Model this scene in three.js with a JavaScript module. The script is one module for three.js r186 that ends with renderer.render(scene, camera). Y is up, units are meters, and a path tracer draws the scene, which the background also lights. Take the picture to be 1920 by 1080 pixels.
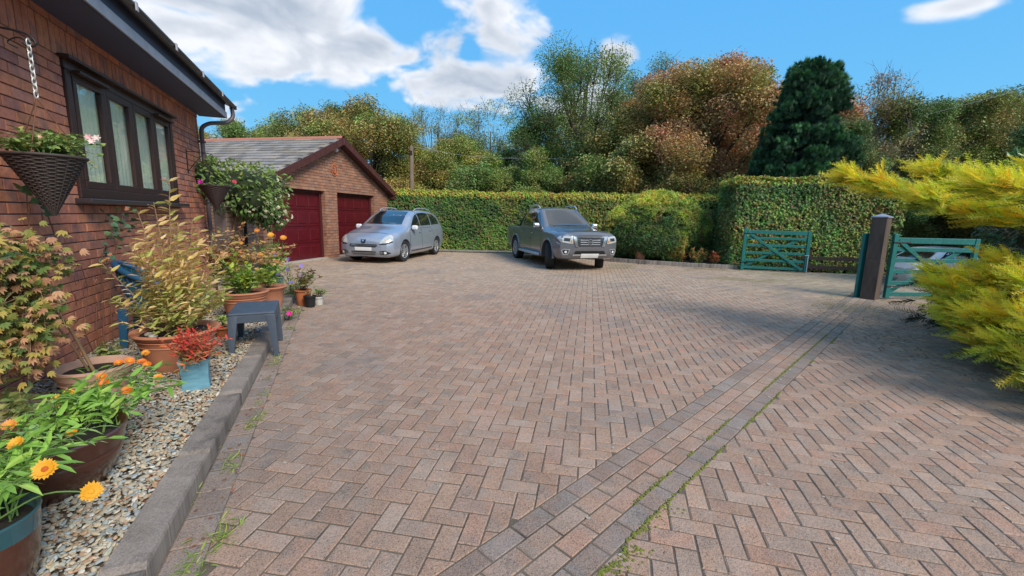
import * as THREE from 'three';
import { mergeGeometries, mergeVertices, toCreasedNormals } from 'three/addons/utils/BufferGeometryUtils.js';
import { RoundedBoxGeometry } from 'three/addons/geometries/RoundedBoxGeometry.js';
import { Brush, Evaluator, SUBTRACTION } from 'three-bvh-csg';

// ------------------------------------------------------------------ camera, sky, sun, exposure
const scene = new THREE.Scene();
const camera = new THREE.PerspectiveCamera(67.38, 16 / 9, 0.05, 2000);
camera.position.set(0, 1.5, 0);
camera.rotation.set(THREE.MathUtils.degToRad(-9.46), 0, THREE.MathUtils.degToRad(1.26));
const renderer = new THREE.WebGLRenderer({ antialias: true });
renderer.toneMapping = THREE.LinearToneMapping;
renderer.toneMappingExposure = 1.55;
renderer.shadowMap.enabled = true;
const SUN = new THREE.Vector3(0.58, 0.72, 0.50).normalize();
const sun = new THREE.DirectionalLight(new THREE.Color(1.0, 0.92, 0.80), 2.6);
sun.position.copy(SUN).multiplyScalar(80); sun.target.position.set(0, 0, -12);
sun.castShadow = true; sun.shadow.radius = 46; sun.shadow.mapSize.set(4096, 4096);
Object.assign(sun.shadow.camera, { left: -45, right: 45, top: 45, bottom: -45, near: 1, far: 220 });
scene.add(sun, sun.target);

// ------------------------------------------------------------------ helpers
const RNG = s => () => { s |= 0; s = s + 0x6D2B79F5 | 0; let t = Math.imul(s ^ s >>> 15, 1 | s); t = t + Math.imul(t ^ t >>> 7, 61 | t) ^ t; return ((t ^ t >>> 14) >>> 0) / 4294967296; };
const R0 = RNG(7);
const rr = (r, a, b) => a + (b - a) * r();
const V = (x, y, z) => new THREE.Vector3(x, y, z);
const clamp = (x, a = 0, b = 1) => Math.min(b, Math.max(a, x));
const sstep = (a, b, x) => { const t = clamp((x - a) / (b - a)); return t * t * (3 - 2 * t); };
const lerp = (a, b, t) => a + (b - a) * t;
const deg = THREE.MathUtils.degToRad;
const lin = (r, g, b) => new THREE.Color().setRGB(r, g, b);
const mixc = (a, b, t) => [lerp(a[0], b[0], t), lerp(a[1], b[1], t), lerp(a[2], b[2], t)];
const hsh = (x, y, z) => { let h = Math.imul(x, 374761393) ^ Math.imul(y, 668265263) ^ Math.imul(z, 1274126177); h = Math.imul(h ^ h >>> 13, 1274126177); return ((h ^ h >>> 16) >>> 0) / 4294967296; };
function noise3(x, y, z) {
  const xi = Math.floor(x), yi = Math.floor(y), zi = Math.floor(z); let fx = x - xi, fy = y - yi, fz = z - zi;
  fx = fx * fx * (3 - 2 * fx); fy = fy * fy * (3 - 2 * fy); fz = fz * fz * (3 - 2 * fz);
  const c = (a, b, d) => hsh(xi + a, yi + b, zi + d);
  return lerp(lerp(lerp(c(0, 0, 0), c(1, 0, 0), fx), lerp(c(0, 1, 0), c(1, 1, 0), fx), fy), lerp(lerp(c(0, 0, 1), c(1, 0, 1), fx), lerp(c(0, 1, 1), c(1, 1, 1), fx), fy), fz);
}
const fbm = (x, y, z, o = 5, g = 0.5) => { let s = 0, a = 1, t = 0; for (let i = 0; i < o; i++) { s += a * noise3(x, y, z); t += a; a *= g; x = x * 2.03 + 17.1; y = y * 2.03 + 5.3; z = z * 2.03 + 9.7; } return s / t; };

// ------------------------------------------------------------------ sky: air and clouds only
function pixDir(px, py) { return V((px - 960) / 810, -(py - 540) / 810, -1).applyEuler(camera.rotation).normalize(); }
{
  const W = 2560, H = 1280, d = new Float32Array(W * H * 4);
  const blob = (px, py, rx, ry, amp) => { const v = pixDir(px, py); return { az: Math.atan2(v.x, -v.z), t: v.y / Math.hypot(v.x, v.z), rx: rx / 810, ry: ry / 810, amp }; };
  const B = [blob(400, 40, 210, 90, 1), blob(560, 60, 170, 80, .95), blob(690, 90, 100, 60, .85), blob(470, 140, 70, 28, .7), blob(930, 120, 75, 75, .9), blob(850, 55, 50, 50, .75), blob(960, 170, 70, 36, .7), blob(790, 120, 90, 45, .6),
    blob(800, 188, 80, 13, .6), blob(530, 192, 55, 13, .5), blob(415, 215, 45, 40, .7), blob(380, 130, 80, 60, .7), blob(980, 90, 40, 40, .5), blob(1020, 55, 20, 26, .5), blob(900, 25, 30, 22, .45),
    blob(1805, 8, 55, 16, .8), blob(1672, 163, 24, 13, .85), blob(1745, 157, 28, 6, .6), blob(1165, 100, 34, 34, .75), blob(1130, 210, 60, 60, .6)];
  const HOLE = [blob(752, 25, 20, 45, .5), blob(880, 88, 15, 24, .5), blob(650, 195, 110, 22, .55), blob(595, 72, 20, 12, .35), blob(560, 180, 60, 16, .25)];
  for (let j = 0; j < H; j++) {
    const th = ((j + .5) / H - .5) * Math.PI, y = Math.sin(th), c = Math.cos(th);
    for (let i = 0; i < W; i++) {
      const ph = ((i + .5) / W - .5) * 2 * Math.PI, x = Math.cos(ph) * c, z = Math.sin(ph) * c, k = (j * W + i) * 4;
      let col;
      if (y < -0.03) col = [.17, .165, .14];
      else {
        const yy = Math.max(y, 0), s = Math.pow(1 - yy, 3.2);
        col = mixc([.070, .28, .61], [.15, .44, .63], s);
        const az = Math.atan2(x, -z), t = yy / Math.max(c, 1e-3);
        const inv = sstep(-1.35, -.95, az) * (1 - sstep(.95, 1.35, az)) * (1 - sstep(.75, 1.1, t));
        let keep = 1, cut = 0;
        if (inv > 0) { for (const b of B) { const dx = (az - b.az) / b.rx, dy = (t - b.t) / b.ry, q = dx * dx + dy * dy; if (q < 9) keep *= 1 - b.amp * Math.exp(-q * .75); } for (const b of HOLE) { const dx = (az - b.az) / b.rx, dy = (t - b.t) / b.ry, q = dx * dx + dy * dy; if (q < 9) cut += b.amp * Math.exp(-q); } }
        const bias = lerp(-.05, -.36 + .57 * (1 - keep) - cut * .6, inv);
        const m = 1 / (yy + .22), qx = x * m * 2.1, qz = z * m * 2.1;
        const wx = noise3(qx * 2.2, 3.1, qz * 2.2) - .5, wz = noise3(qx * 2.2, 8.3, qz * 2.2) - .5;
        const f0 = fbm(qx * 1.3 + wx * .5, 1.7 + yy * 3, qz * 1.3 + wz * .5, 8, .58), n = .5 + (f0 - .5) * 1.55 + bias;
        const den = sstep(.42, .66, n);
        if (den > 0) {
          const l1 = fbm(qx * 1.1 + 31, 4.4 + yy * 5, qz * 1.1 + 7, 6, .55), l2 = fbm(qx * 1.3 + wx * .5 + SUN.x * .12, 1.7 + yy * 3 - .12, qz * 1.3 + wz * .5 + SUN.z * .12, 6, .58);
          const thick = clamp(sstep(.55, .85, n) * .75 + (l1 - .40) * 1.7 - (f0 - l2) * 2.6);
          col = mixc(col, mixc([.64, .65, .68], [.315, .36, .43], thick), Math.pow(den, .85) * .96);
        }
        col = mixc(col, [.55, .63, .70], .30 * Math.pow(1 - yy, 14));
      }
      d[k] = col[0]; d[k + 1] = col[1]; d[k + 2] = col[2]; d[k + 3] = 1;
    }
  }
  const t = new THREE.DataTexture(d, W, H, THREE.RGBAFormat, THREE.FloatType);
  t.mapping = THREE.EquirectangularReflectionMapping; t.magFilter = t.minFilter = THREE.LinearFilter; t.wrapS = THREE.RepeatWrapping; t.colorSpace = THREE.LinearSRGBColorSpace; t.needsUpdate = true;
  scene.background = t; scene.environment = t;
}

// ------------------------------------------------------------------ textures and materials
function tex(N, fn, srgb = false) { // fn(u,v) -> [r,g,b] 0..1
  const d = new Uint8Array(N * N * 4);
  for (let j = 0; j < N; j++) for (let i = 0; i < N; i++) { const c = fn(i / N, j / N), k = (j * N + i) * 4; d[k] = clamp(c[0]) * 255; d[k + 1] = clamp(c[1]) * 255; d[k + 2] = clamp(c[2]) * 255; d[k + 3] = 255; }
  const t = new THREE.DataTexture(d, N, N); t.wrapS = t.wrapT = THREE.RepeatWrapping; t.magFilter = THREE.LinearFilter; t.minFilter = THREE.LinearMipmapLinearFilter; t.generateMipmaps = true; if (srgb) t.colorSpace = THREE.SRGBColorSpace; t.needsUpdate = true; return t;
}
function tnoise(u, v, f, s) { // tileable value noise
  const x = u * f, y = v * f, xi = Math.floor(x), yi = Math.floor(y); let fx = x - xi, fy = y - yi; fx = fx * fx * (3 - 2 * fx); fy = fy * fy * (3 - 2 * fy);
  const h = (a, b) => hsh(((xi + a) % f + f) % f, ((yi + b) % f + f) % f, s);
  return lerp(lerp(h(0, 0), h(1, 0), fx), lerp(h(0, 1), h(1, 1), fx), fy);
}
const tfbm = (u, v, f, s, o = 4) => { let a = 1, t = 0, r = 0; for (let i = 0; i < o; i++) { r += a * tnoise(u, v, f << i, s + i); t += a; a *= .55; } return r / t; };
const grit = (N, f, lo, hi, spk) => tex(N, (u, v) => { const a = tfbm(u, v, 5, 3, 4), b = tnoise(u, v, f, 11), c = tnoise(u, v, f * 2, 12); let g = lerp(lo, hi, .45 * a + .3 * b + .25 * c); if (c > .93) g += spk; if (b < .06) g -= spk * .7; return [g, g, g]; });
const TX = {
  paver: tex(512, (u, v) => { const a = tfbm(u, v, 5, 3, 4), b = tnoise(u, v, 120, 11), c = tnoise(u, v, 240, 12), h = sstep(.36, .64, tfbm(u, v, 6, 91, 3)); let g = .56 + .36 * a + .42 * (b - .4) + .36 * (c - .4); if (c > .90) g += .4; if (b < .08) g -= .26; return [g * lerp(.95, 1.07, h), g * .98, g * lerp(.98, .90, h)]; }), // one tile = 0.6 m
  concrete: tex(512, (u, v) => { const a = tfbm(u, v, 3, 13, 5), b = tnoise(u, v, 110, 14), c = tnoise(u, v, 230, 15), st = sstep(.55, .75, tfbm(u, v, 5, 95, 4)); let g = .42 + .75 * a + .25 * (b - .5) + .25 * (c - .5) - st * .22; if (c > .94) g += .25; return [g, g * .985, g * .955]; }),
  brick: tex(512, (u, v) => { const a = tfbm(u, v, 4, 21, 5), b = tfbm(u, v, 24, 25, 3), s = sstep(.52, .66, tfbm(u, v, 3, 40, 4)); const g = .86 + .5 * (a - .5) + .4 * (b - .4); return [g * lerp(1, .70, s), g * lerp(1, .82, s), g * lerp(1, 1.08, s)]; }),
  fine: tex(256, (u, v) => { const a = .75 + .4 * (tfbm(u, v, 8, 51, 5) - .4); return [a, a, a]; }),
  streak: tex(256, (u, v) => { const a = .62 + .6 * (tfbm(u, v * .25 + 0, 16, 61, 4) - .25) * (0.7 + .6 * tnoise(u, .5, 64, 66)); return [a, a, a]; }),
  terra: tex(256, (u, v) => { const a = .84 + .3 * (tfbm(u, v, 6, 71, 5) - .5), s = sstep(.58, .75, tfbm(u, v, 4, 75, 4)) * .35; return [a * (1 - s * .2) + s * .12, a + s * .1, a + s * .18]; }),
};
const TR = (t, r) => { const c = t.clone(); c.repeat.set(r, r); c.needsUpdate = true; return c; };
const std = (c, rough = .7, o = {}) => new THREE.MeshStandardMaterial({ color: Array.isArray(c) ? lin(...c) : c, roughness: rough, ...o });
const M = {
  paver: std([1, 1, 1], .88, { vertexColors: true, map: TR(TX.paver, 1 / .6), bumpMap: TR(TX.paver, 1 / .6), bumpScale: .0025 }),
  sand: std([.17, .135, .10], 1, { map: TR(TX.concrete, 2) }),
  kerb: std([1, 1, 1], .9, { vertexColors: true, map: TR(TX.concrete, 1.4), bumpMap: TR(TX.concrete, 1.4), bumpScale: .004 }),
  brick: std([1, 1, 1], .85, { vertexColors: true, map: TR(TX.brick, 1 / .9), bumpMap: TR(TX.brick, 1 / .45), bumpScale: .004 }),
  mortar: std([.20, .155, .15], 1, { map: TR(TX.concrete, 2) }),
  slate: std([1, 1, 1], .95, { vertexColors: true, map: TR(TX.fine, 1.6), bumpMap: TR(TX.fine, 2), bumpScale: .004 }),
  stainWood: std([.055, .022, .018], .5, { map: TR(TX.streak, 2) }),
  barge: std([.10, .032, .028], .55, { map: TR(TX.streak, 1.5) }),
  soffit: std([.075, .09, .16], .6), fascia: std([.04, .047, .085], .55, { map: TR(TX.fine, 1) }),  // fascia: shade under the gutter is painted into its dark colour
  fasciaLit: std([.36, .38, .45], .5, { map: TR(TX.fine, 1) }),  // same fascia where light reaches it, painted paler
  gutter: std([.045, .035, .04], .35),
  pipe: std([.12, .09, .10], .4),
  clip: std([.42, .42, .46], .4),
  pane: new THREE.MeshPhysicalMaterial({ color: lin(.92, .96, .94), roughness: .02, transmission: 1, thickness: 0, ior: 1.6 }),
  blind: std([.82, .83, .72], .9, { side: THREE.DoubleSide }),
  darkRoom: std([.03, .03, .03], 1),
  garageDoor: std([.125, .007, .013], .42, { map: TR(TX.fine, 1) }),
  garageFrame: std([.075, .012, .014], .5),
  terra: std([.55, .22, .12], .85, { map: TR(TX.terra, 2), bumpMap: TX.terra, bumpScale: .002 }),
  terraPale: std([.55, .33, .24], .9, { map: TR(TX.terra, 2), bumpMap: TX.terra, bumpScale: .002 }),
  terraDeep: std([.52, .16, .06], .8, { map: TR(TX.terra, 2) }),
  ridge: std([.46, .17, .10], .85, { map: TR(TX.terra, 1.5) }),
  glazed: new THREE.MeshPhysicalMaterial({ color: lin(.10, .032, .018), roughness: .35, clearcoat: .7, clearcoatRoughness: .15, map: TR(TX.terra, 1) }),
  teal: new THREE.MeshPhysicalMaterial({ color: lin(.03, .10, .12), roughness: .3, clearcoat: .8, map: TR(TX.terra, 1) }),
  bluePot: std([.17, .40, .52], .55, { map: TR(TX.fine, 2) }),
  soil: std([.05, .035, .025], 1, { map: TR(TX.concrete, 3), bumpMap: TR(TX.concrete, 3), bumpScale: .02 }),
  stool: std([.075, .10, .14], .55, { map: TR(TX.fine, 2) }),
  chair: std([.02, .085, .17], .28),
  chairGreen: std([.012, .075, .075], .3),
  greyGreen: std([.16, .24, .22], .6),
  black: std([.012, .012, .014], .5),
  offwhite: std([.5, .48, .44], .8),
  wicker: std([.06, .045, .04], .65, { bumpMap: TR(TX.fine, 3), bumpScale: .003 }),
  iron: std([.03, .03, .034], .45, { metalness: .6 }),
  chain: std([.62, .62, .6], .35, { metalness: .5 }),
  gate: std([.008, .175, .155], .5, { map: TR(TX.streak, 1.5) }),
  post: std([.125, .085, .062], .75, { map: TR(TX.streak, 1.2), bumpMap: TR(TX.streak, 1.2), bumpScale: .006 }),
  postCap: std([.24, .26, .32], .6),
  rail: std([.045, .029, .023], .85, { map: TR(TX.streak, 1.2) }),
  pole: std([.30, .21, .15], .9, { map: TR(TX.streak, 1) }),
  wire: std([.30, .30, .32], .6),
  bark: std([.10, .078, .058], .95, { map: TR(TX.streak, 1), bumpMap: TR(TX.streak, 1), bumpScale: .02 }),
  barkPale: std([.20, .17, .13], .95, { map: TR(TX.streak, 1) }),
  stem: std([.16, .075, .045], .8), stemGreen: std([.12, .22, .05], .7), stemTan: std([.33, .21, .11], .8),
  chrome: std([.75, .76, .78], .18, { metalness: .9 }), silverTrim: std([.5, .51, .53], .35, { metalness: .5 }),
  rubber: std([.016, .016, .017], .85), rim: std([.45, .46, .48], .3, { metalness: .6 }), rimDark: std([.06, .06, .065], .4, { metalness: .5 }),
  carGlass: new THREE.MeshPhysicalMaterial({ color: lin(.012, .016, .018), roughness: .02, clearcoat: 1, clearcoatRoughness: .01, specularIntensity: 1, ior: 1.75 }),
  carSilver: new THREE.MeshPhysicalMaterial({ color: lin(.36, .41, .50), roughness: .32, metalness: .45, clearcoat: 1, clearcoatRoughness: .04 }),
  carGrey: new THREE.MeshPhysicalMaterial({ color: lin(.175, .18, .20), roughness: .32, metalness: .5, clearcoat: 1, clearcoatRoughness: .04 }),
  carWhite: new THREE.MeshPhysicalMaterial({ color: lin(.75, .77, .8), roughness: .4, clearcoat: 1 }),
  blackTrim: std([.018, .018, .02], .5), darkGrille: std([.03, .035, .045], .4),
  headlamp: new THREE.MeshPhysicalMaterial({ color: lin(.62, .62, .58), roughness: .12, metalness: .3, clearcoat: 1 }),
  amber: std([.6, .22, .03], .3), tailRed: std([.35, .012, .012], .25),
  plate: std([.82, .83, .82], .45), lens: std([.85, .88, .9], .1, { metalness: .2 }),
  moss: std([.16, .20, .012], 1), asphalt: std([.16, .16, .165], .95, { map: TR(TX.concrete, .6) }),
  grass: std([.07, .10, .03], 1, { map: TR(TX.concrete, .3) }), hill: std([.06, .08, .035], 1),
  white: std([.75, .75, .73], .5), plaque: std([.62, .16, .06], .8),
};
const leafMat = (c, o = {}) => new THREE.MeshPhysicalMaterial({ color: Array.isArray(c) ? lin(...c) : c, roughness: .62, side: THREE.DoubleSide, ...o });
const LM = leafMat([1, 1, 1], { transmission: .22, thickness: 0, roughness: .75 });                                   // tinted per copy
const LT = leafMat([1, 1, 1], { transmission: .38, thickness: 0, roughness: .8 });

// ------------------------------------------------------------------ mesh builder and naming
class MB {
  constructor() { this.p = []; this.n = []; this.c = []; this.u = []; }
  tri(a, b, c, col, ua, ub, uc) {
    const ux = b[0] - a[0], uy = b[1] - a[1], uz = b[2] - a[2], vx = c[0] - a[0], vy = c[1] - a[1], vz = c[2] - a[2];
    let nx = uy * vz - uz * vy, ny = uz * vx - ux * vz, nz = ux * vy - uy * vx; const l = Math.hypot(nx, ny, nz) || 1; nx /= l; ny /= l; nz /= l;
    const U = q => Math.abs(ny) > .7 ? [q[0], q[2]] : Math.abs(nx) > Math.abs(nz) ? [q[2], q[1]] : [q[0], q[1]];
    for (const [q, w] of [[a, ua], [b, ub], [c, uc]]) { this.p.push(q[0], q[1], q[2]); this.n.push(nx, ny, nz); this.c.push(col[0], col[1], col[2]); const t = w || U(q); this.u.push(t[0], t[1]); }
  }
  quad(a, b, c, d, col = [1, 1, 1]) { this.tri(a, b, c, col); this.tri(a, c, d, col); }
  // polygon (counter-clockwise seen from +w) raised from w0 to w1 with a chamfered rim; f maps (u,v,w) to a point
  prism(poly, w0, w1, ch, f, col, off = [0, 0], tilt = 0) {
    const n = poly.length; let cx = 0, cy = 0; for (const q of poly) { cx += q[0] / n; cy += q[1] / n; }
    const ins = poly.map(q => { const dx = cx - q[0], dy = cy - q[1], l = Math.hypot(dx, dy) || 1, k = Math.min(.45, ch * 1.35 / l); return [q[0] + dx * k, q[1] + dy * k]; });
    const T = ins.map(q => f(q[0], q[1], w1 + tilt * (q[0] - cx))), E = poly.map(q => f(q[0], q[1], w1 - ch * .7 + tilt * (q[0] - cx))), Bt = poly.map(q => f(q[0], q[1], w0));
    const uv = q => [q[0] + off[0], q[1] + off[1]];
    for (let i = 1; i < n - 1; i++) this.tri(T[0], T[i], T[i + 1], col, uv(ins[0]), uv(ins[i]), uv(ins[i + 1]));
    for (let i = 0; i < n; i++) { const j = (i + 1) % n, a = uv(poly[i]), b = uv(poly[j]), c = uv(ins[j]), d = uv(ins[i]); this.tri(E[i], E[j], T[j], col, a, b, c); this.tri(E[i], T[j], T[i], col, a, c, d); this.tri(Bt[i], Bt[j], E[j], col, a, b, b); this.tri(Bt[i], E[j], E[i], col, a, b, a); }
    return this;
  }
  add(g, m, col = [1, 1, 1]) {
    let q = g.index ? g.toNonIndexed() : g.clone(); if (m) q.applyMatrix4(m);
    const P = q.attributes.position.array, N = q.attributes.normal.array, U = q.attributes.uv ? q.attributes.uv.array : null;
    for (let i = 0; i < P.length; i++) { this.p.push(P[i]); this.n.push(N[i]); }
    for (let i = 0; i < P.length / 3; i++) { this.c.push(col[0], col[1], col[2]); this.u.push(U ? U[i * 2] : 0, U ? U[i * 2 + 1] : 0); }
    return this;
  }
  box(cx, cy, cz, sx, sy, sz, rad = 0, rot) { const g = rad ? new RoundedBoxGeometry(sx, sy, sz, 2, rad) : new THREE.BoxGeometry(sx, sy, sz); const m = new THREE.Matrix4(); if (rot) m.makeRotationFromEuler(new THREE.Euler(...rot)); m.setPosition(cx, cy, cz); return this.add(uvm(g), m); }
  tube(pts, r0, r1, seg = 6, sub = 3) { return this.add(tubeGeo(pts, r0, r1, seg, sub)); }
  get geo() { const g = new THREE.BufferGeometry(); const F = a => new THREE.BufferAttribute(new Float32Array(a), 3); g.setAttribute('position', F(this.p)); g.setAttribute('normal', F(this.n)); g.setAttribute('color', F(this.c)); g.setAttribute('uv', new THREE.BufferAttribute(new Float32Array(this.u), 2)); return g; }
  mesh(name, mat, parent) { return mesh(name, this.geo, mat, parent); }
}
function uvm(g) { // uv in metres by dominant axis
  const q = g.index ? g.toNonIndexed() : g, P = q.attributes.position, N = q.attributes.normal, U = new Float32Array(P.count * 2);
  for (let i = 0; i < P.count; i++) { const x = Math.abs(N.getX(i)), y = Math.abs(N.getY(i)), z = Math.abs(N.getZ(i)); if (y > x && y > z) { U[2 * i] = P.getX(i); U[2 * i + 1] = P.getZ(i); } else if (x > z) { U[2 * i] = P.getZ(i); U[2 * i + 1] = P.getY(i); } else { U[2 * i] = P.getX(i); U[2 * i + 1] = P.getY(i); } }
  q.setAttribute('uv', new THREE.BufferAttribute(U, 2)); return q;
}
function tubeGeo(pts, r0, r1, seg = 6, sub = 3) {
  const P = pts.map(p => p.isVector3 ? p : V(...p)); const c = P.length > 2 ? new THREE.CatmullRomCurve3(P) : new THREE.LineCurve3(P[0], P[1]); const n = P.length > 2 ? (P.length - 1) * sub : 1;
  const g = new THREE.TubeGeometry(c, n, 1, seg, false), A = g.attributes.position, N = g.attributes.normal, U = g.attributes.uv, L = c.getLength();
  for (let i = 0; i <= n; i++) { const t = i / n, o = c.getPointAt(t), r = lerp(r0, r1, t); for (let j = 0; j <= seg; j++) { const k = i * (seg + 1) + j; A.setXYZ(k, o.x + N.getX(k) * r, o.y + N.getY(k) * r, o.z + N.getZ(k) * r); U.setXY(k, j / seg * .25, t * L); } }
  return g;
}
const used = {};
function numbered(n) { if (!(n in used)) { used[n] = 0; return n; } used[n]++; return n + '_' + String(used[n]).padStart(3, '0'); }
function mesh(name, g, mat, parent) { const m = new THREE.Mesh(g, mat); m.castShadow = m.receiveShadow = true; m.name = name; if (parent) parent.add(m); return m; }
function tag(o, label, category, group) { o.userData.label = label; o.userData.category = category; if (group) o.userData.group = group; return o; }
function thing(name, label, category, pos = [0, 0, 0], turn = 0, group) { const o = new THREE.Group(); o.name = numbered(name); o.position.set(...pos); o.rotation.y = turn; scene.add(o); return tag(o, label, category, group); }
function struct(name, g, mat) { const m = g ? mesh(numbered(name), g, mat, scene) : new THREE.Group(); if (!g) { m.name = numbered(name); scene.add(m); } m.userData.kind = 'structure'; return m; }
const stuff = o => { o.userData.kind = 'stuff'; return o; };
// copies with their own tint; list = [Matrix4, [r,g,b]]
function copies(name, g, mat, list, parent) {
  const m = new THREE.InstancedMesh(g, mat, list.length), c = new THREE.Color(); m.name = name; m.castShadow = m.receiveShadow = true;
  list.forEach((q, i) => { m.setMatrixAt(i, q[0]); m.setColorAt(i, c.setRGB(...q[1])); });
  if (parent) parent.add(m); return stuff(m);
}
const TM = (pos, quat, s) => new THREE.Matrix4().compose(pos.isVector3 ? pos : V(...pos), quat, typeof s === 'number' ? V(s, s, s) : s);
const QE = (x, y, z, o = 'XYZ') => new THREE.Quaternion().setFromEuler(new THREE.Euler(x, y, z, o));
const lookQ = (dir, roll = 0) => { const q = new THREE.Quaternion().setFromUnitVectors(V(0, 0, 1), dir.clone().normalize()); return q.multiply(new THREE.Quaternion().setFromAxisAngle(V(0, 0, 1), roll)); };
// the bungalow's frame: a = along its wall away from the lens, b = out from the wall
const TH = deg(-21.7), HU = V(Math.sin(TH), 0, -Math.cos(TH)), HN = V(Math.cos(TH), 0, Math.sin(TH)), HROT = Math.atan2(HN.x, HN.z);
const H = (a, y, b) => V(HU.x * a + HN.x * b, y, HU.z * a + HN.z * b);
const abOf = (x, z) => [HU.x * x + HU.z * z, HN.x * x + HN.z * z];

// ------------------------------------------------------------------ the setting: terrain, road, driveway, gravel bed, kerbs
function terr(x, z) {
  const az = Math.atan2(x, -z), d = Math.hypot(x, z), r = sstep(.5, .75, az) * (1 - sstep(1.15, 1.5, az));
  return -.05 - 0.85 * sstep(13.5, 26, d) * r + 10 * sstep(34, 95, d) * sstep(.45, .85, az) * (1 - sstep(1.7, 2.4, az)) + 14 * sstep(130, 420, d) * noise3(x * .006, 3, z * .006);
}
{
  const rad = [0, 2, 5, 8, 11, 13, 15, 17, 19, 21, 23, 25, 27, 30, 34, 38, 44, 50, 58, 68, 80, 95, 115, 140, 180, 240, 320, 430, 600, 900], na = 120, P = [], I = [], U = [];
  rad.forEach((r, k) => { for (let j = 0; j <= na; j++) { const a = j / na * 2 * Math.PI, x = Math.sin(a) * r, z = -Math.cos(a) * r; P.push(x, terr(x, z), z); U.push(x, z); if (k && j) { const q = k * (na + 1) + j; I.push(q - na - 2, q - na - 1, q, q - na - 2, q, q - 1); } } });
  const g = new THREE.BufferGeometry(); g.setAttribute('position', new THREE.Float32BufferAttribute(P, 3)); g.setAttribute('uv', new THREE.Float32BufferAttribute(U, 2)); g.setIndex(I); g.computeVertexNormals();
  struct('ground', g, M.grass);
  const Pr = [], Ir = [], Ur = [], ds = [10.6, 11.5, 12.5, 13.5, 15, 17, 19, 21, 23, 25, 27, 30, 34, 38], nz = 14;
  ds.forEach((d, k) => { for (let j = 0; j <= nz; j++) { const a = lerp(.685, 1.12, j / nz), x = Math.sin(a) * d, z = -Math.cos(a) * d; Pr.push(x, terr(x, z) + .036, z); Ur.push(x, z); if (k && j) { const q = k * (nz + 1) + j; Ir.push(q - nz - 2, q - nz - 1, q, q - nz - 2, q, q - 1); } } });
  const r = new THREE.BufferGeometry(); r.setAttribute('position', new THREE.Float32BufferAttribute(Pr, 3)); r.setAttribute('uv', new THREE.Float32BufferAttribute(Ur, 2)); r.setIndex(Ir); r.computeVertexNormals();
  struct('road', r, std([.34, .33, .31], .95, { map: TR(TX.concrete, .6) }));
}
camera.updateMatrixWorld(); const CI = camera.matrixWorld.clone().invert();
function view(x, y, z) { const v = V(x, y, z).applyMatrix4(CI); return v.z > -.1 ? null : [960 + 810 * v.x / -v.z, 540 - 810 * v.y / -v.z, -v.z]; }
const onScreen = (x, y, z, m = 40) => { const q = view(x, y, z); return q && q[0] > -m && q[0] < 1920 + m && q[1] > -m && q[1] < 1080 + m ? q : null; };
function clipPoly(poly, nx, ny, c) { // keep nx*u + ny*v >= c
  const out = []; for (let i = 0; i < poly.length; i++) { const A = poly[i], B = poly[(i + 1) % poly.length], a = nx * A[0] + ny * A[1] - c, b = nx * B[0] + ny * B[1] - c; if (a >= 0) out.push(A); if ((a >= 0) !== (b >= 0)) { const t = a / (a - b); out.push([lerp(A[0], B[0], t), lerp(A[1], B[1], t)]); } } return out;
}
const areaOf = p => { let s = 0; for (let i = 0; i < p.length; i++) { const a = p[i], b = p[(i + 1) % p.length]; s += a[0] * b[1] - b[0] * a[1]; } return Math.abs(s) / 2; };
const KR = [[1.6, -18.4], [2.2, -16.9], [2.75, -15.85], [3.46, -15.18], [4.3, -14.6], [4.94, -14.3], [6.0, -13.86], [7.05, -13.5]];   // back flower bed's edge
function bedSide(x, z) { // >0 on the flower-bed side of that edge
  for (let i = 0; i < KR.length - 1; i++) { const a = KR[i], b = KR[i + 1]; if (x >= a[0] && x <= b[0]) return lerp(a[1], b[1], (x - a[0]) / (b[0] - a[0])) - z; } return -1;
}
const GTH = deg(12.84), GU = V(Math.sin(GTH), 0, -Math.cos(GTH)), GN = V(Math.cos(GTH), 0, Math.sin(GTH)), GROT = Math.atan2(GN.x, GN.z), GB = -9.06;
const gab = (x, z) => [GU.x * x + GU.z * z, GN.x * x + GN.z * z];
function paved(x, z) {
  const [a, b] = abOf(x, z); if (a < 8.75 ? b < -.66 : b < -3.1) return false;
  const [ga, gb] = gab(x, z); if (gb < GB + .02 && ga > 8.5) return false;
  if (z < -17.55 || bedSide(x, z) > -.05) return false;
  if (x > 7.0 && z < -13.62 + .2 * (x - 7)) return false;
  return x < 11.2 && z < .6;
}
const driveway = struct('driveway', null);
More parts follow.
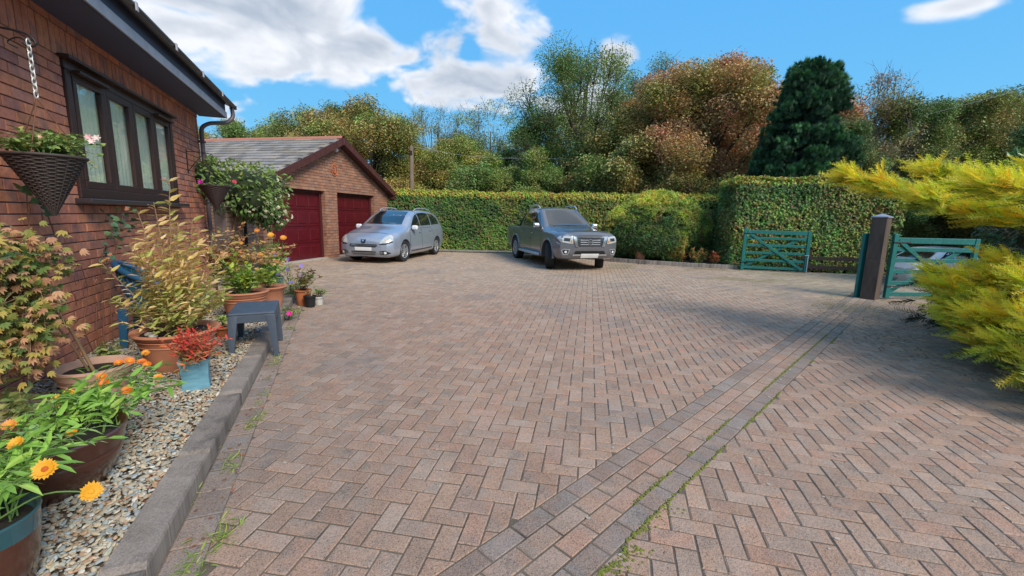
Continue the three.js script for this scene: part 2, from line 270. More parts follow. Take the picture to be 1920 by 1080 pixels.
{
  const bed = new MB(); bed.quad([-9, -.004, 2.5], [11, -.004, 2.5], [11, -.004, -9], [-9, -.004, -9]); bed.quad([-9, -.004, -9], [11.3, -.004, -9], [11.3, -.004, -12.9], [-9, -.004, -12.9]); bed.quad([-9, -.004, -12.9], [7.2, -.004, -12.9], [7.2, -.004, -18.6], [-9, -.004, -18.6]);
  bed.mesh('sand_joint', M.sand, driveway);
  const list = [], r = RNG(11), PT = [.2142, .1071];
  const pal = [[.43, .285, .225], [.40, .29, .235], [.48, .27, .205], [.35, .28, .24], [.45, .325, .255], [.41, .275, .22]];
  const put = (poly, f, wcen, grey) => {
    if (poly.length < 3 || areaOf(poly) < .0012) return; const [x, z] = wcen; const d = Math.hypot(x, z);
    let c = pal[Math.floor(r() * pal.length)].slice(); const [a, b] = abOf(x, z);
    const big = fbm(x * .55 + 3, .5, z * .55, 3), far = sstep(5, 12, d);
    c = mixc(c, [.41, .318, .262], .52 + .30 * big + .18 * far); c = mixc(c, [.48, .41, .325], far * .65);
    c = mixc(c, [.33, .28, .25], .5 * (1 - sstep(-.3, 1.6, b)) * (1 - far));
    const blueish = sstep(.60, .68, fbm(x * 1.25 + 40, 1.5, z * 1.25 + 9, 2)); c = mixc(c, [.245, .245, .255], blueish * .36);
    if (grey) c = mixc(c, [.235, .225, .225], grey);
    const shade = sstep(.6, 0, Math.hypot((x - 7.4) / 2.9, (z + 5.6) / 3.4) - .5) * (x > 3.6 ? 1 : 0); c = mixc(c, [.15, .115, .065], shade * .55); if (x > 6.6 && z < -8.8) c = mixc(c, [.40, .37, .27], .6);  // shade: conifer shadow and litter brown painted into the paver colour
    const mossy = sstep(.62, .72, fbm(x * .9 + 70, 2.5, z * .9, 4)) * sstep(5, 9, x + -z * .35); c = mixc(c, [.22, .22, .10], mossy * .5);
    const k = rr(r, .88, 1.1); c = [c[0] * k * 1.07, c[1] * k * .945, c[2] * k * .85];
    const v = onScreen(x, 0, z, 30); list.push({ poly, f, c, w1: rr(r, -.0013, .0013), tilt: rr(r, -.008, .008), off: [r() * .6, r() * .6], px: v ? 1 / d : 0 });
  };
  for (const [zone, headDeg] of [[0, 10], [1, 14]]) {
    const h = deg(headDeg), p = [Math.cos(h), Math.sin(h)], q = [Math.sin(h), -Math.cos(h)], s = PT[1], j = .0034;
    const f = (u, v, w) => [u * p[0] + v * q[0], w, u * p[1] + v * q[1]];
    for (let i = -110; i < 150; i++) for (let k = -10; k < 190; k++) {
      const t = (((i - k) % 4) + 4) % 4; if (t !== 0 && t !== 3) continue;
      const L = t === 0 ? 2 : 1, Wd = t === 0 ? 1 : 2, cu = (i + L / 2) * s, cv = (k + Wd / 2) * s, [x, , z] = f(cu, cv, 0);
      if (x < -9 || x > 11.2 || z > .6 || z < -18.2) continue;
      const e = (x + z) * .70711; if (zone === 0 ? e > -1.2 : e < -1.02) continue;
      if (!paved(x, z)) continue; if (zone === 0 && z > -.9 && Math.hypot(x, z) > 4) continue;
      let poly = [[i * s + j, k * s + j], [(i + L) * s - j, k * s + j], [(i + L) * s - j, (k + Wd) * s - j], [i * s + j, (k + Wd) * s - j]];
      const eu = (p[0] + p[1]) * .70711, ev = (q[0] + q[1]) * .70711; // e as a function of u, v
      poly = zone === 0 ? clipPoly(poly, -eu, -ev, 1.338) : clipPoly(poly, eu, ev, -.882);
      const [a, b] = abOf(x, z); if (a < 8.75 && b < -.4) poly = clipPoly(poly, p[0] * HN.x + p[1] * HN.z, q[0] * HN.x + q[1] * HN.z, -.606);
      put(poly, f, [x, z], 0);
    }
  }
  { // the diagonal band of four courses
    const f = (s, e, w) => [s * .70711 + e * .70711, w, -s * .70711 + e * .70711];
    for (let c = 0; c < 4; c++) for (let s0 = -1 + (c % 2) * .11 + c * .03; s0 < 11.15; s0 += .2142) { const e0 = -1.335 + c * .1125; put([[s0 + .004, e0 + .1085], [s0 + .004, e0 + .004], [s0 + .210, e0 + .004], [s0 + .210, e0 + .1085]].reverse(), f, [f(s0 + .1, e0 + .05, 0)[0], f(s0 + .1, e0 + .05, 0)[2]], c === 0 || c === 3 ? .6 : .05); }
  }
  { // courses along the foot of the kerb, greyer
    const f = (a, b, w) => { const v = H(a, w, b); return [v.x, v.y, v.z]; };
    for (let a = .2; a < 8.7; a += .2142) { const w = f(a + .1, -.69, 0); put([[a + .003, -.609], [a + .211, -.609], [a + .211, -.763], [a + .003, -.763]], f, [w[0], w[2]], .6); }
  }
  list.sort((a, b) => b.px - a.px); const field = new MB();
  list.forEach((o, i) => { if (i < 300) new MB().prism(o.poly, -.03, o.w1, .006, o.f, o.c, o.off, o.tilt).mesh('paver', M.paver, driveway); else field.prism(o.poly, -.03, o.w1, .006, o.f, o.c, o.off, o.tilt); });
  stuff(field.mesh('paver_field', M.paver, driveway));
  console.log('pavers', list.length);
}
{ // kerb beside the gravel, and its return at the far end
  const kerb = struct('kerb', null), r = RNG(5), f = (a, b, w) => { const v = H(a, w, b); return [v.x, v.y, v.z]; };
  for (let a = .1; a < 8.5; a += .915) { const c = rr(r, .9, 1.05), q = [[a, -.772], [a + .907, -.772], [a + .907, -.93], [a, -.93]]; new MB().prism(q, -.05, .1 + rr(r, -.003, .003), .022, f, [.32 * c, .27 * c, .235 * c], [r() * 3, r()]).mesh('kerb_stone', M.kerb, kerb); }
  for (let b = -3.0; b < -.95; b += .7) new MB().prism([[8.62, b + .69], [8.78, b + .69], [8.78, b], [8.62, b]], -.05, .1, .02, f, [.32, .27, .235], [r(), r()]).mesh('kerb_stone', M.kerb, kerb);
  const bed = struct('gravel_bed', null);
  const s = new MB(), c = [[.3, -.93], [8.63, -.93], [8.63, -2.36], [.3, -2.36]].map(q => f(q[0], q[1], .045)); s.quad(c[0], c[1], c[2], c[3]); s.mesh('bed_soil', std([.22, .17, .12], 1, { map: TR(TX.concrete, 3) }), bed);
  const g = new THREE.IcosahedronGeometry(1, 1), P = g.attributes.position; for (let i = 0; i < P.count; i++) { const k = .82 + .36 * hsh(Math.round(P.getX(i) * 50), Math.round(P.getY(i) * 50), Math.round(P.getZ(i) * 50)); P.setXYZ(i, P.getX(i) * k, P.getY(i) * k, P.getZ(i) * k); }
  const gg = mergeVertices((g.deleteAttribute('normal'), g.deleteAttribute('uv'), g)); gg.computeVertexNormals();
  const pc = [[.46, .37, .25], [.33, .36, .35], [.41, .40, .31], [.44, .27, .16], [.60, .55, .46], [.40, .32, .23], [.30, .29, .26], [.52, .44, .32]], L = [];
  for (let i = 0; i < 32000; i++) { const a = 1.55 + 7.0 * Math.pow(r(), 1.35), b = rr(r, -2.36, -.935), p = H(a, 0, b), k = rr(r, .0068, .0138) * (r() < .06 ? 1.5 : 1), lay = r(); const c = pc[Math.floor(r() * r() * 1.15 * pc.length) % pc.length], m = rr(r, .75, 1.15); p.y = .047 + lay * .022 + k * .2 + .012 * fbm(a * 2, 1, b * 2, 2); L.push([TM(p, QE(rr(r, -.5, .5), r() * 6.3, rr(r, -.5, .5)), V(k * rr(r, 1, 1.6), k * rr(r, .35, .6), k * rr(r, .7, 1))), c.map(q => q * m)]); }
  copies('pebble', gg, std([1, 1, 1], .75), L, bed);
  // edge of the far flower bed: upright bricks with soil behind
  const edge = struct('flower_bed_edging', null), be = [], cur = new THREE.CatmullRomCurve3(KR.slice(1).map(q => V(q[0], 0, q[1]))), n = Math.round(cur.getLength() / .115);
  for (let i = 0; i < n; i++) { const p = cur.getPointAt(i / n), t = cur.getTangentAt(i / n), k = rr(r, .85, 1.1); const F = (u, v, w) => [p.x + t.x * u - t.z * v, w, p.z + t.z * u + t.x * v]; new MB().prism([[0, -.05], [.11, -.05], [.11, .05], [0, .05]].reverse(), -.05, .13 + rr(r, -.006, .006), .008, F, [.38 * k, .33 * k, .29 * k], [r(), r()]).mesh('edging_brick', M.kerb, edge); }
  const so = new MB(); for (let i = 0; i < KR.length - 1; i++) so.quad([KR[i][0], .1, KR[i][1]], [KR[i + 1][0], .1, KR[i + 1][1]], [KR[i + 1][0] + .4, .1, -19], [KR[i][0] + .4, .1, -19]); const sm = struct('flower_bed_soil', so.geo, M.soil);
  const st = new MB(); st.quad([-5.6, .02, -17.6], [2.1, .02, -17.6], [1.7, .03, -18.9], [-5.6, .03, -18.9]); struct('verge', st.geo, std([.36, .33, .25], 1, { map: TR(TX.concrete, 1), bumpMap: TR(TX.concrete, 1), bumpScale: .03 }));
}

// ------------------------------------------------------------------ brickwork, laid as prisms proud of a mortar face
// wall frame: x along, y up, z out. returns [{poly,x,y}]
function layBricks({ x0, x1, y0, y1, holes = [], clips = [], L = .27, Hh = .09, j = .011, soldier = null }) {
  const out = []; let row = 0;
  for (let y = y0; y < y1 - .02; row++) {
    const isS = soldier && Math.abs(y - soldier) < .045, h = isS ? .27 : Hh, w = isS ? .09 : L;
    for (let x = x0 - (isS ? 0 : (row % 2) * L / 2); x < x1; x += w) {
      const a = Math.max(x, x0), b = Math.min(x + w, x1), yt = Math.min(y + h, y1); if (b - a < .03) continue;
      let seg = [[a, b, y, yt]];
      for (const q of holes) seg = seg.flatMap(s => { if (s[1] <= q[0] || s[0] >= q[1] || s[3] <= q[2] + .005 || s[2] >= q[3] - .005) return [s]; if (s[3] <= q[3] && s[2] >= q[2] || true) { const o = []; if (s[0] < q[0]) o.push([s[0], q[0], s[2], s[3]]); if (s[1] > q[1]) o.push([q[1], s[1], s[2], s[3]]); if (s[2] < q[2] - .015) o.push([Math.max(s[0], q[0]), Math.min(s[1], q[1]), s[2], q[2]]); if (s[3] > q[3] + .015) o.push([Math.max(s[0], q[0]), Math.min(s[1], q[1]), q[3], s[3]]); return o; } });
      for (const s of seg) { let poly = [[s[0] + j / 2, s[2] + j / 2], [s[1] - j / 2, s[2] + j / 2], [s[1] - j / 2, s[3] - j / 2], [s[0] + j / 2, s[3] - j / 2]]; if (s[1] - s[0] < .025 || s[3] - s[2] < .02) continue; for (const c of clips) poly = clipPoly(poly, ...c); if (poly.length > 2 && areaOf(poly) > .0009) out.push({ poly, x: (s[0] + s[1]) / 2, y: (s[2] + s[3]) / 2 }); }
    }
    y += h;
  }
  return out;
}
function buildBricks(list, zf, toWorld, parent, pal, seed, max = 300, name = 'brick') {
  const r = RNG(seed), f = (u, v, w) => [u, v, w], fld = new MB();
  for (const o of list) { const p = toWorld(o.x, o.y), q = onScreen(p.x, p.y, p.z, 10); o.s = q ? 1 / q[2] : 0; }
  list.sort((a, b) => b.s - a.s);
  list.forEach((o, i) => { const c = mixc(pal[Math.floor(r() * pal.length)], pal[0], .3 * r()).map(q => q), k = rr(r, .88, 1.1), off = [r() * .9, r() * .9], w1 = zf + rr(r, -.002, .002); const col = c.map(q => q * k); if (i < max) new MB().prism(o.poly, zf - .03, w1, .004, f, col, off, rr(r, -.006, .006)).mesh(name, M.brick, parent); else fld.prism(o.poly, zf - .03, w1, .004, f, col, off); });
  if (fld.p.length) stuff(fld.mesh(name + 'work', M.brick, parent));
}
const PALH = [[.66, .24, .13], [.60, .215, .12], [.57, .21, .135], [.48, .205, .15], [.65, .255, .135], [.54, .195, .125]];
const PALG = [[.40, .195, .115], [.37, .175, .105], [.42, .22, .135], [.36, .16, .10], [.39, .205, .13]];

// ------------------------------------------------------------------ the bungalow
{
  const T = thing('bungalow', 'red brick bungalow with dark eaves, gutter and four-pane window beside the gravel bed', 'house', [0, 0, 0], HROT);
  const WB = -2.35, hole = [5.54, 8.35, 1.58, 2.86];
  const wall = new MB(); // mortar face with the window opening left out
  const mw = (x0, x1, y0, y1) => wall.box((x0 + x1) / 2, (y0 + y1) / 2, WB - .012 - .14, x1 - x0, y1 - y0, .28);
  mw(.2, hole[0], -.1, 3.35); mw(hole[1], 9.85, -.1, 3.35); mw(hole[0], hole[1], -.1, hole[2]); mw(hole[0], hole[1], hole[3], 3.35);
  wall.box(9.72, 1.6, -6.2, .24, 3.5, 7.1); wall.box(.32, 1.6, -6.2, .24, 3.5, 7.1); wall.box(5, 1.6, -9.9, 9.7, 3.5, .28);
  const W = wall.mesh('wall', M.mortar, T);
  const list = layBricks({ x0: .2, x1: 9.855, y0: -.01, y1: 3.33, holes: [hole], soldier: 2.87 });
  buildBricks(list, WB, (x, y) => H(x, y, WB), W, PALH, 21);
  const er = layBricks({ x0: 2.36, x1: 9.9, y0: -.01, y1: 3.33 }), em = new MB(), r = RNG(77); // the end wall round the corner
  for (const o of er) em.prism(o.poly, 9.83, 9.852, .004, (u, v, w) => [w, v, -u], PALH[Math.floor(r() * 6)].map(q => q * rr(r, .85, 1.1)), [r(), r()]);
  stuff(em.mesh('brickwork', M.brick, W));
  // window: outer frame, four casements, panes, blinds
  const win = new MB(), [a0, a1, y0, y1] = hole, fz = WB - .03;
  win.box((a0 + a1) / 2, y1 - .045, fz, a1 - a0, .09, .11, .008); win.box((a0 + a1) / 2, y0 + .05, fz, a1 - a0, .1, .11, .008);
  win.box(a0 + .045, (y0 + y1) / 2, fz, .09, y1 - y0 - .19, .11, .008); win.box(a1 - .045, (y0 + y1) / 2, fz, .09, y1 - y0 - .19, .11, .008);
  const F = win.mesh('window', M.stainWood, T); const iw = (a1 - a0 - .18) / 4;
  new MB().box((a0 + a1) / 2, y1 + .012, fz + .04, a1 - a0 + .1, .03, .16, .006).mesh('drip_strip', M.stainWood, F);
  for (let i = 0; i < 4; i++) {
    const x = a0 + .09 + iw * (i + .5), s = new MB(), yb = y0 + .1, yt = y1 - .09, sw = .075, hz = fz + .03;
    if (i) s.box(x - iw / 2, (yb + yt) / 2, fz + .01, .07, yt - yb, .08, .006);
    s.box(x, yt - sw / 2, hz, iw - .07, sw, .045, .008); s.box(x, yb + sw / 2, hz, iw - .07, sw, .045, .008); s.box(x - iw / 2 + .035 + .03, (yb + yt) / 2, hz + .001, .06, yt - yb - 2 * sw, .043, .008); s.box(x + iw / 2 - .035 - .03, (yb + yt) / 2, hz + .001, .06, yt - yb - 2 * sw, .043, .008);
    if (i === 0 || i === 3) s.box(x, yt + .005, hz + .06, iw - .05, .025, .06, .004);
    s.mesh('casement', M.stainWood, F);
    new MB().box(x, (yb + yt) / 2, fz + .022, iw - .07 - .10, yt - yb - .13, .006).mesh('pane', M.pane, F);
    const bl = new MB(), bw = iw - .12; for (let k = 0; k < 30; k++) { const X = q => x - bw / 2 + bw * q / 30, Z = q => fz - .008 + .011 * Math.sin(q * 1.25 + i) ; bl.quad([X(k), yb, Z(k)], [X(k + 1), yb, Z(k + 1)], [X(k + 1), yt, Z(k + 1)], [X(k), yt, Z(k)]); } bl.mesh('curtain', M.blind, F);
  }
  new MB().box((a0 + a1) / 2, 2.2, WB - .20, a1 - a0 + .2, 1.5, .02).mesh('room_wall', M.darkRoom, F);
  new MB().box((a0 + a1) / 2, y0 - .025, WB + .03, a1 - a0 + .16, .05, .2, .01).mesh('window_sill', M.gutter, T);
  // eaves
  const A0 = .1, A1 = 10.0, am = (A0 + A1) / 2, al = A1 - A0;
  new MB().box(am, 3.215, (WB - 1.93) / 2 - .005, al, .02, .41).mesh('soffit', M.soffit, T);
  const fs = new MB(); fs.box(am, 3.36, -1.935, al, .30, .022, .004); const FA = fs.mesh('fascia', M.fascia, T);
  new MB().box(am, 3.258, -1.915, al, .115, .022, .005).mesh('fascia_lit_strip', M.fasciaLit, T);  // pale strip paints the lit lower part of the fascia
  const be = new MB(); be.box(A1 + .012, 3.36, -2.15, .022, .30, .43, .004); be.mesh('box_end', M.fascia, T);
  const gp = []; for (let k = 0; k <= 10; k++) { const t = Math.PI * k / 10; gp.push([-Math.cos(t) * .058, -Math.sin(t) * .058]); }
  const sh = new THREE.Shape(gp.map(q => new THREE.Vector2(...q))); for (let k = 10; k >= 0; k--) { const t = Math.PI * k / 10; sh.lineTo(-Math.cos(t) * .053, -Math.sin(t) * .053); }
  const gg = new THREE.ExtrudeGeometry(sh, { depth: 10.32 - A0, bevelEnabled: false, steps: 1 }); gg.rotateY(Math.PI / 2); gg.translate(A0, 3.50, -1.855);
  const gut = mesh('gutter', gg, M.gutter, T); new MB().box(10.325, 3.472, -1.855, .014, .075, .125, .004).mesh('stop_end', M.gutter, gut);
  for (const a of [4.6, 5.75, 6.9, 8.05, 9.2]) { const b = new MB(); b.box(a, 3.47, -1.79, .05, .085, .014, .004); b.box(a, 3.505, -1.83, .05, .012, .09, .003); b.mesh('gutter_bracket', M.clip, gut); }
  const dp = new MB(); dp.tube([[10.22, 3.44, -1.855], [10.22, 3.28, -1.855], [10.16, 3.17, -1.93], [9.82, 3.05, -2.18], [9.765, 2.96, -2.27], [9.765, 2.8, -2.285]], .036, .036, 10, 6); dp.tube([[9.765, 2.83, -2.285], [9.765, .02, -2.285]], .036, .036, 10);
  const D = dp.mesh('downpipe', M.pipe, T); for (const y of [2.72, 1.15]) new MB().box(9.765, y, -2.285, .11, .045, .1, .012).mesh('pipe_clip', M.pipe, D);
  // roof: two pitches of slate on a dark deck
  const rf = new MB(); const y1r = 3.50, yr = 5.35, zr = -6.0; const slab = (zA, yA, zB, yB) => { const q = (x, y, z) => [x, y, z]; const dc = [.1, .1, .1]; rf.quad(q(A0, yA, zA), q(A1 + .25, yA, zA), q(A1 + .25, yB, zB), q(A0, yB, zB), dc); rf.quad(q(A0, yA - .08, zA), q(A0, yB - .08, zB), q(A1 + .25, yB - .08, zB), q(A1 + .25, yA - .08, zA), dc); rf.quad(q(A1 + .25, yA - .08, zA), q(A1 + .25, yB - .08, zB), q(A1 + .25, yB, zB), q(A1 + .25, yA, zA), dc); };
  slab(-1.87, y1r + .04, zr, yr); slab(-10.4, y1r - .1, zr, yr);
  const RF = rf.mesh('roof', M.slate, T); const sl = new MB(), rs = RNG(31), ang = Math.atan2(yr - y1r - .04, zr + 1.87);
  for (let i = 0; i < 15; i++) for (let k = 0; k < 36; k++) { const u = .3 * i, x = A0 + .29 * k + (i % 2) * .14, zz = -1.86 - u * .91, yy = y1r + .055 + u * .40, g = rr(rs, .09, .15); if (x > A1 + .1 || zz < zr + .1) continue; sl.prism([[0, 0], [.28, 0], [.28, .32], [0, .32]], -.012, .012, .003, (a, b, w) => [x + a, yy + b * .4 + w * .92, zz - b * .91 + w * .4], [g, g, g * 1.05], [rs(), rs()]); }
  stuff(sl.mesh('slate', M.slate, RF));
}

// ------------------------------------------------------------------ the double garage
{
  const T = thing('garage', 'brown brick double garage with two dark red doors and grey slate roof', 'garage', [0, 0, 0], GROT);
  const a0 = 9.82, a1 = 16.45, ac = 13.15, d1 = [10.12, 12.46], d2 = [13.08, 15.42], LH = 2.15, eY = 2.30, aY = 3.90, half = 3.5, sl = (aY - eY) / half;
  const yl = x => aY - .1 - Math.abs(x - ac) * sl;
  const m = new MB(), face = (poly, z) => { for (let i = 1; i < poly.length - 1; i++) m.tri([poly[0][0], poly[0][1], z], [poly[i][0], poly[i][1], z], [poly[i + 1][0], poly[i + 1][1], z], [1, 1, 1]); };
  const zf = GB - .012, gp = [[a0, LH], [a1, LH], [a1, yl(a1)], [ac, yl(ac)], [a0, yl(a0)]]; face(gp, zf);
  for (const [p, q] of [[a0, d1[0]], [d1[1], d2[0]], [d2[1], a1]]) m.box((p + q) / 2, LH / 2, zf - .12, q - p, LH, .24);
  for (const d of [d1, d2]) m.quad([d[0], LH, zf], [d[0], LH, zf - .24], [d[1], LH, zf - .24], [d[1], LH, zf]);
  m.box(a0 + .12, eY / 2, GB - 4.3, .24, eY, 8.3); m.box(a1 - .12, eY / 2, GB - 4.3, .24, eY, 8.3); m.box(ac, eY / 2, GB - 8.4, a1 - a0, eY, .24);
  const W = m.mesh('wall', M.mortar, T), holes = [[d1[0], d1[1], -1, LH], [d2[0], d2[1], -1, LH]];
  const clips = [[sl, -1, sl * ac - aY + .1], [-sl, -1, -sl * ac - aY + .1]];
  const list = layBricks({ x0: a0, x1: a1, y0: -.01, y1: 3.85, holes, clips });
  buildBricks(list, GB, (x, y) => V(GU.x * x + GN.x * GB, y, GU.z * x + GN.z * GB), W, PALG, 41);
  const sidew = new MB(), r = RNG(42); for (const o of layBricks({ x0: -GB, x1: -GB + 8.3, y0: 0, y1: 2.3 })) for (const x of [a0 - .006, a1 + .006]) { const s = x < ac ? -1 : 1; sidew.prism(s > 0 ? o.poly : o.poly.slice().reverse(), s * -.03, s * .004, .003, (u, v, w) => [x + w, v, -u], PALG[Math.floor(r() * 5)], [r(), r()]); }
  for (const d of [d1, d2]) for (const [x, s] of [[d[0], 1], [d[1], -1]]) for (let y = 0; y < LH - .05; y += .09) sidew.prism(s > 0 ? [[0, y + .005], [.17, y + .005], [.17, y + .085], [0, y + .085]] : [[0, y + .085], [.17, y + .085], [.17, y + .005], [0, y + .005]], 0, s * .012, .003, (u, v, w) => [x + w, v, GB - .01 - u], PALG[Math.floor(r() * 5)], [r(), r()]);
  stuff(sidew.mesh('brickwork', M.brick, W));
  for (const d of [d1, d2]) { // sectional doors with raised panels, set back
    const z = GB - .2, w = d[1] - d[0] - .22, cx = (d[0] + d[1]) / 2, dm = new MB();
    for (let s = 0; s < 4; s++) dm.box(cx, .02 + .515 * (s + .5), z - .02, w, .505, .04, .004);
    const D = dm.mesh('garage_door', M.garageDoor, T);
    for (let s = 0; s < 4; s++) for (let k = 0; k < 4; k++) { const pw = w / 4, px = d[0] + .11 + pw * (k + .5), py = .02 + .515 * (s + .5), f = new MB(); f.prism([[px - pw * .4, py - .17], [px + pw * .4, py - .17], [px + pw * .4, py + .17], [px - pw * .4, py + .17]], z - .002, z + .016, .012, (u, v, q) => [u, v, q], [1, 1, 1]); f.mesh('raised_panel', M.garageDoor, D); }
    const fr = new MB(); for (const s of [0, 1]) { const x = s ? d[1] : d[0], k = s ? -1 : 1; fr.box(x + k * .055, LH / 2, z + .02, .08, LH, .09, .006); fr.box(x + k * .10, LH / 2, z + .01, .03, LH, .12, .006); } fr.box(cx, LH - .04, z + .02, w + .06, .07, .08, .006); fr.mesh('door_frame', M.garageFrame, T);
    new MB().box(cx, .012, GB - .1, w + .2, .03, .3, .004).mesh('threshold', std([.4, .38, .33], .95), T);
  }
  // roof deck, slates, ridge tiles, bargeboards
  const bf = GB + .30, bb = GB - 8.7, eL = ac - half, eR = ac + half, dk = new MB();
  for (const s of [-1, 1]) { const xe = ac + s * (half + .02), q = (x, y, z) => [x, y, z], ye = eY - .01; const A = [q(xe, ye, bf), q(xe, ye, bb), q(ac, aY, bb), q(ac, aY, bf)]; if (s > 0) dk.quad(...A, [.1, .1, .1]); else dk.quad(A[3], A[2], A[1], A[0], [.1, .1, .1]); const B = A.map(p => [p[0], p[1] - .05, p[2]]); if (s > 0) dk.quad(B[3], B[2], B[1], B[0], [.1, .1, .1]); else dk.quad(...B, [.1, .1, .1]); }
  const RF = dk.mesh('roof', M.slate, T), L = Math.hypot(half, aY - eY), cs = half / L, sn = (aY - eY) / L, rs = RNG(43); let cnt = 0; const sm = new MB();
  for (const s of [-1, 1]) for (let i = 0; i < 14; i++) for (let k = 0; k < 30; k++) {
    const u0 = i * L / 14, bz = bf - .02 - .3 * k - (i % 2) * .15, g = rr(rs, .20, .36), t = rr(rs, -.012, .012), br = rs(), col = [g * (1.10 + br * .12), g, g * lerp(.92, .78, br)]; if (bz - .28 < bb) continue;
    const F = (a, b, w) => { const u = u0 + b; return [ac + s * (half - u * cs) + s * w * sn, eY + u * sn + w * cs, bz - a]; };
    const poly = [[.004, -.02 + t], [.292, -.02 - t], [.292, Math.min(.36, L - u0 - .02)], [.004, Math.min(.36, L - u0 - .02)]]; const fix = s < 0 ? poly : poly.slice().reverse();
    const o = (b => { b.prism(fix, .0, .034, .004, (a, b2, w) => F(a, b2, w + .006 - .075 * (b2 + .02)), col, [rs(), rs()]); return b; });
    if (s < 0 && cnt < 285 && k < 22) { cnt++; o(new MB()).mesh('slate', M.slate, RF); } else o(sm);
  }
  stuff(sm.mesh('slates', M.slate, RF));
  for (let b = bf; b > bb; b -= .46) { const g = new THREE.CylinderGeometry(.13, .135, .455, 12, 1, true, -Math.PI * .42, Math.PI * .84); g.rotateZ(0); g.rotateX(Math.PI / 2); g.rotateZ(0); const mm = new MB().add(g, new THREE.Matrix4().makeRotationZ(Math.PI).setPosition(ac, aY - .06, b - .23)); mm.mesh('ridge_tile', std([.46 * rr(rs, .88, 1.08), .165, .10], .85, { side: THREE.DoubleSide }), RF); }
  for (const s of [-1, 1]) { const bo = new MB(); bo.prism(s < 0 ? [[eL - .06, eY - .22], [ac, aY - .20], [ac, aY + .02], [eL - .06, eY - .01]] : [[ac, aY - .2], [eR + .06, eY - .22], [eR + .06, eY - .01], [ac, aY + .02]], bf - .03, bf + .005, .006, (u, v, w) => [u, v, w], [1, 1, 1]); bo.mesh('bargeboard', M.barge, T); const so = new MB(); const q = s < 0 ? [[eL, eY - .2], [ac, aY - .19]] : [[ac, aY - .19], [eR, eY - .2]]; so.quad([q[0][0], q[0][1] + .02, GB], [q[1][0], q[1][1] + .02, GB], [q[1][0], q[1][1] + .02, bf - .03], [q[0][0], q[0][1] + .02, bf - .03]); so.mesh('verge_soffit', M.barge, T); }
  new MB().box(eR - .06, eY - .16, GB + .14, .3, .14, .28, .01).mesh('eaves_box', M.barge, T); new MB().box(eL + .06, eY - .16, GB + .14, .3, .14, .28, .01).mesh('eaves_box', M.barge, T);
  // terracotta plaque on the gable
  { const sh = new THREE.Shape(); sh.absellipse(0, 0, .17, .20, 0, 6.2832); const g = new THREE.ExtrudeGeometry(sh, { depth: .02, bevelEnabled: true, bevelSize: .012, bevelThickness: .012, bevelSegments: 2, curveSegments: 24 }); g.translate(12.95, 2.87, GB + .008); const P = mesh('plaque', g, M.plaque, T);
    const rl = new MB(), tor = new THREE.TorusGeometry(.15, .011, 6, 32); tor.scale(1, 1.18, 1); rl.add(tor, new THREE.Matrix4().setPosition(12.95, 2.87, GB + .04)); for (const [x, y, w, q] of [[0, -.05, .16, .1], [.02, -.09, .12, -.1], [-.01, .0, .18, 0], [0, .06, .1, .2], [-.03, .09, .08, -.25]]) rl.box(12.95 + x, 2.87 + y, GB + .042, w, .025, .022, .008, [0, 0, q]); rl.mesh('relief', M.plaque, P); }
  const li = new MB(); li.box(12.95, 3.56, GB + .05, .05, .05, .12, .008); li.box(12.95, 3.50, GB + .13, .10, .10, .08, .02, [.5, 0, 0]); const LI = li.mesh('security_light', M.white, T); new MB().box(12.95, 3.485, GB + .175, .08, .07, .008, 0, [.5, 0, 0]).mesh('lens', M.lens, LI);
}

// ------------------------------------------------------------------ low garden wall between the bungalow and the garage
{
  const T = thing('garden_wall', 'weathered low brown brick garden wall between bungalow and garage', 'wall', [0, 0, 0], 0), A = V(-5.75, 0, -8.55), B = V(-6.75, 0, -11.2), d = B.clone().sub(A), L = d.length(); d.normalize(); T.position.copy(A); T.rotation.y = Math.atan2(-d.z, d.x); // local x runs from A to B; the face is -z... turned below
  const m = new MB().box(L / 2, .78, 0, L, 1.56, .2); const W = m.mesh('wall', M.mortar, T); const f = (u, v, w) => [u, v, w]; const r = RNG(9), list = layBricks({ x0: 0, x1: L, y0: 0, y1: 1.5 });
  for (const o of list) { const c = mixc(PALG[Math.floor(r() * 5)], [.24, .22, .2], .55); new MB().prism(o.poly, .08, .112, .004, f, c, [r(), r()]).mesh('brick', M.brick, W); }
  for (let x = 0; x < L; x += .3) new MB().box(x + .145, 1.59, 0, .29, .07, .28, .012).mesh('coping_stone', M.kerb, T);
  const p = new MB().box(1.25, .85, .18, .06, 1.75, .06, .008); p.mesh('support_post', M.iron, T);
}

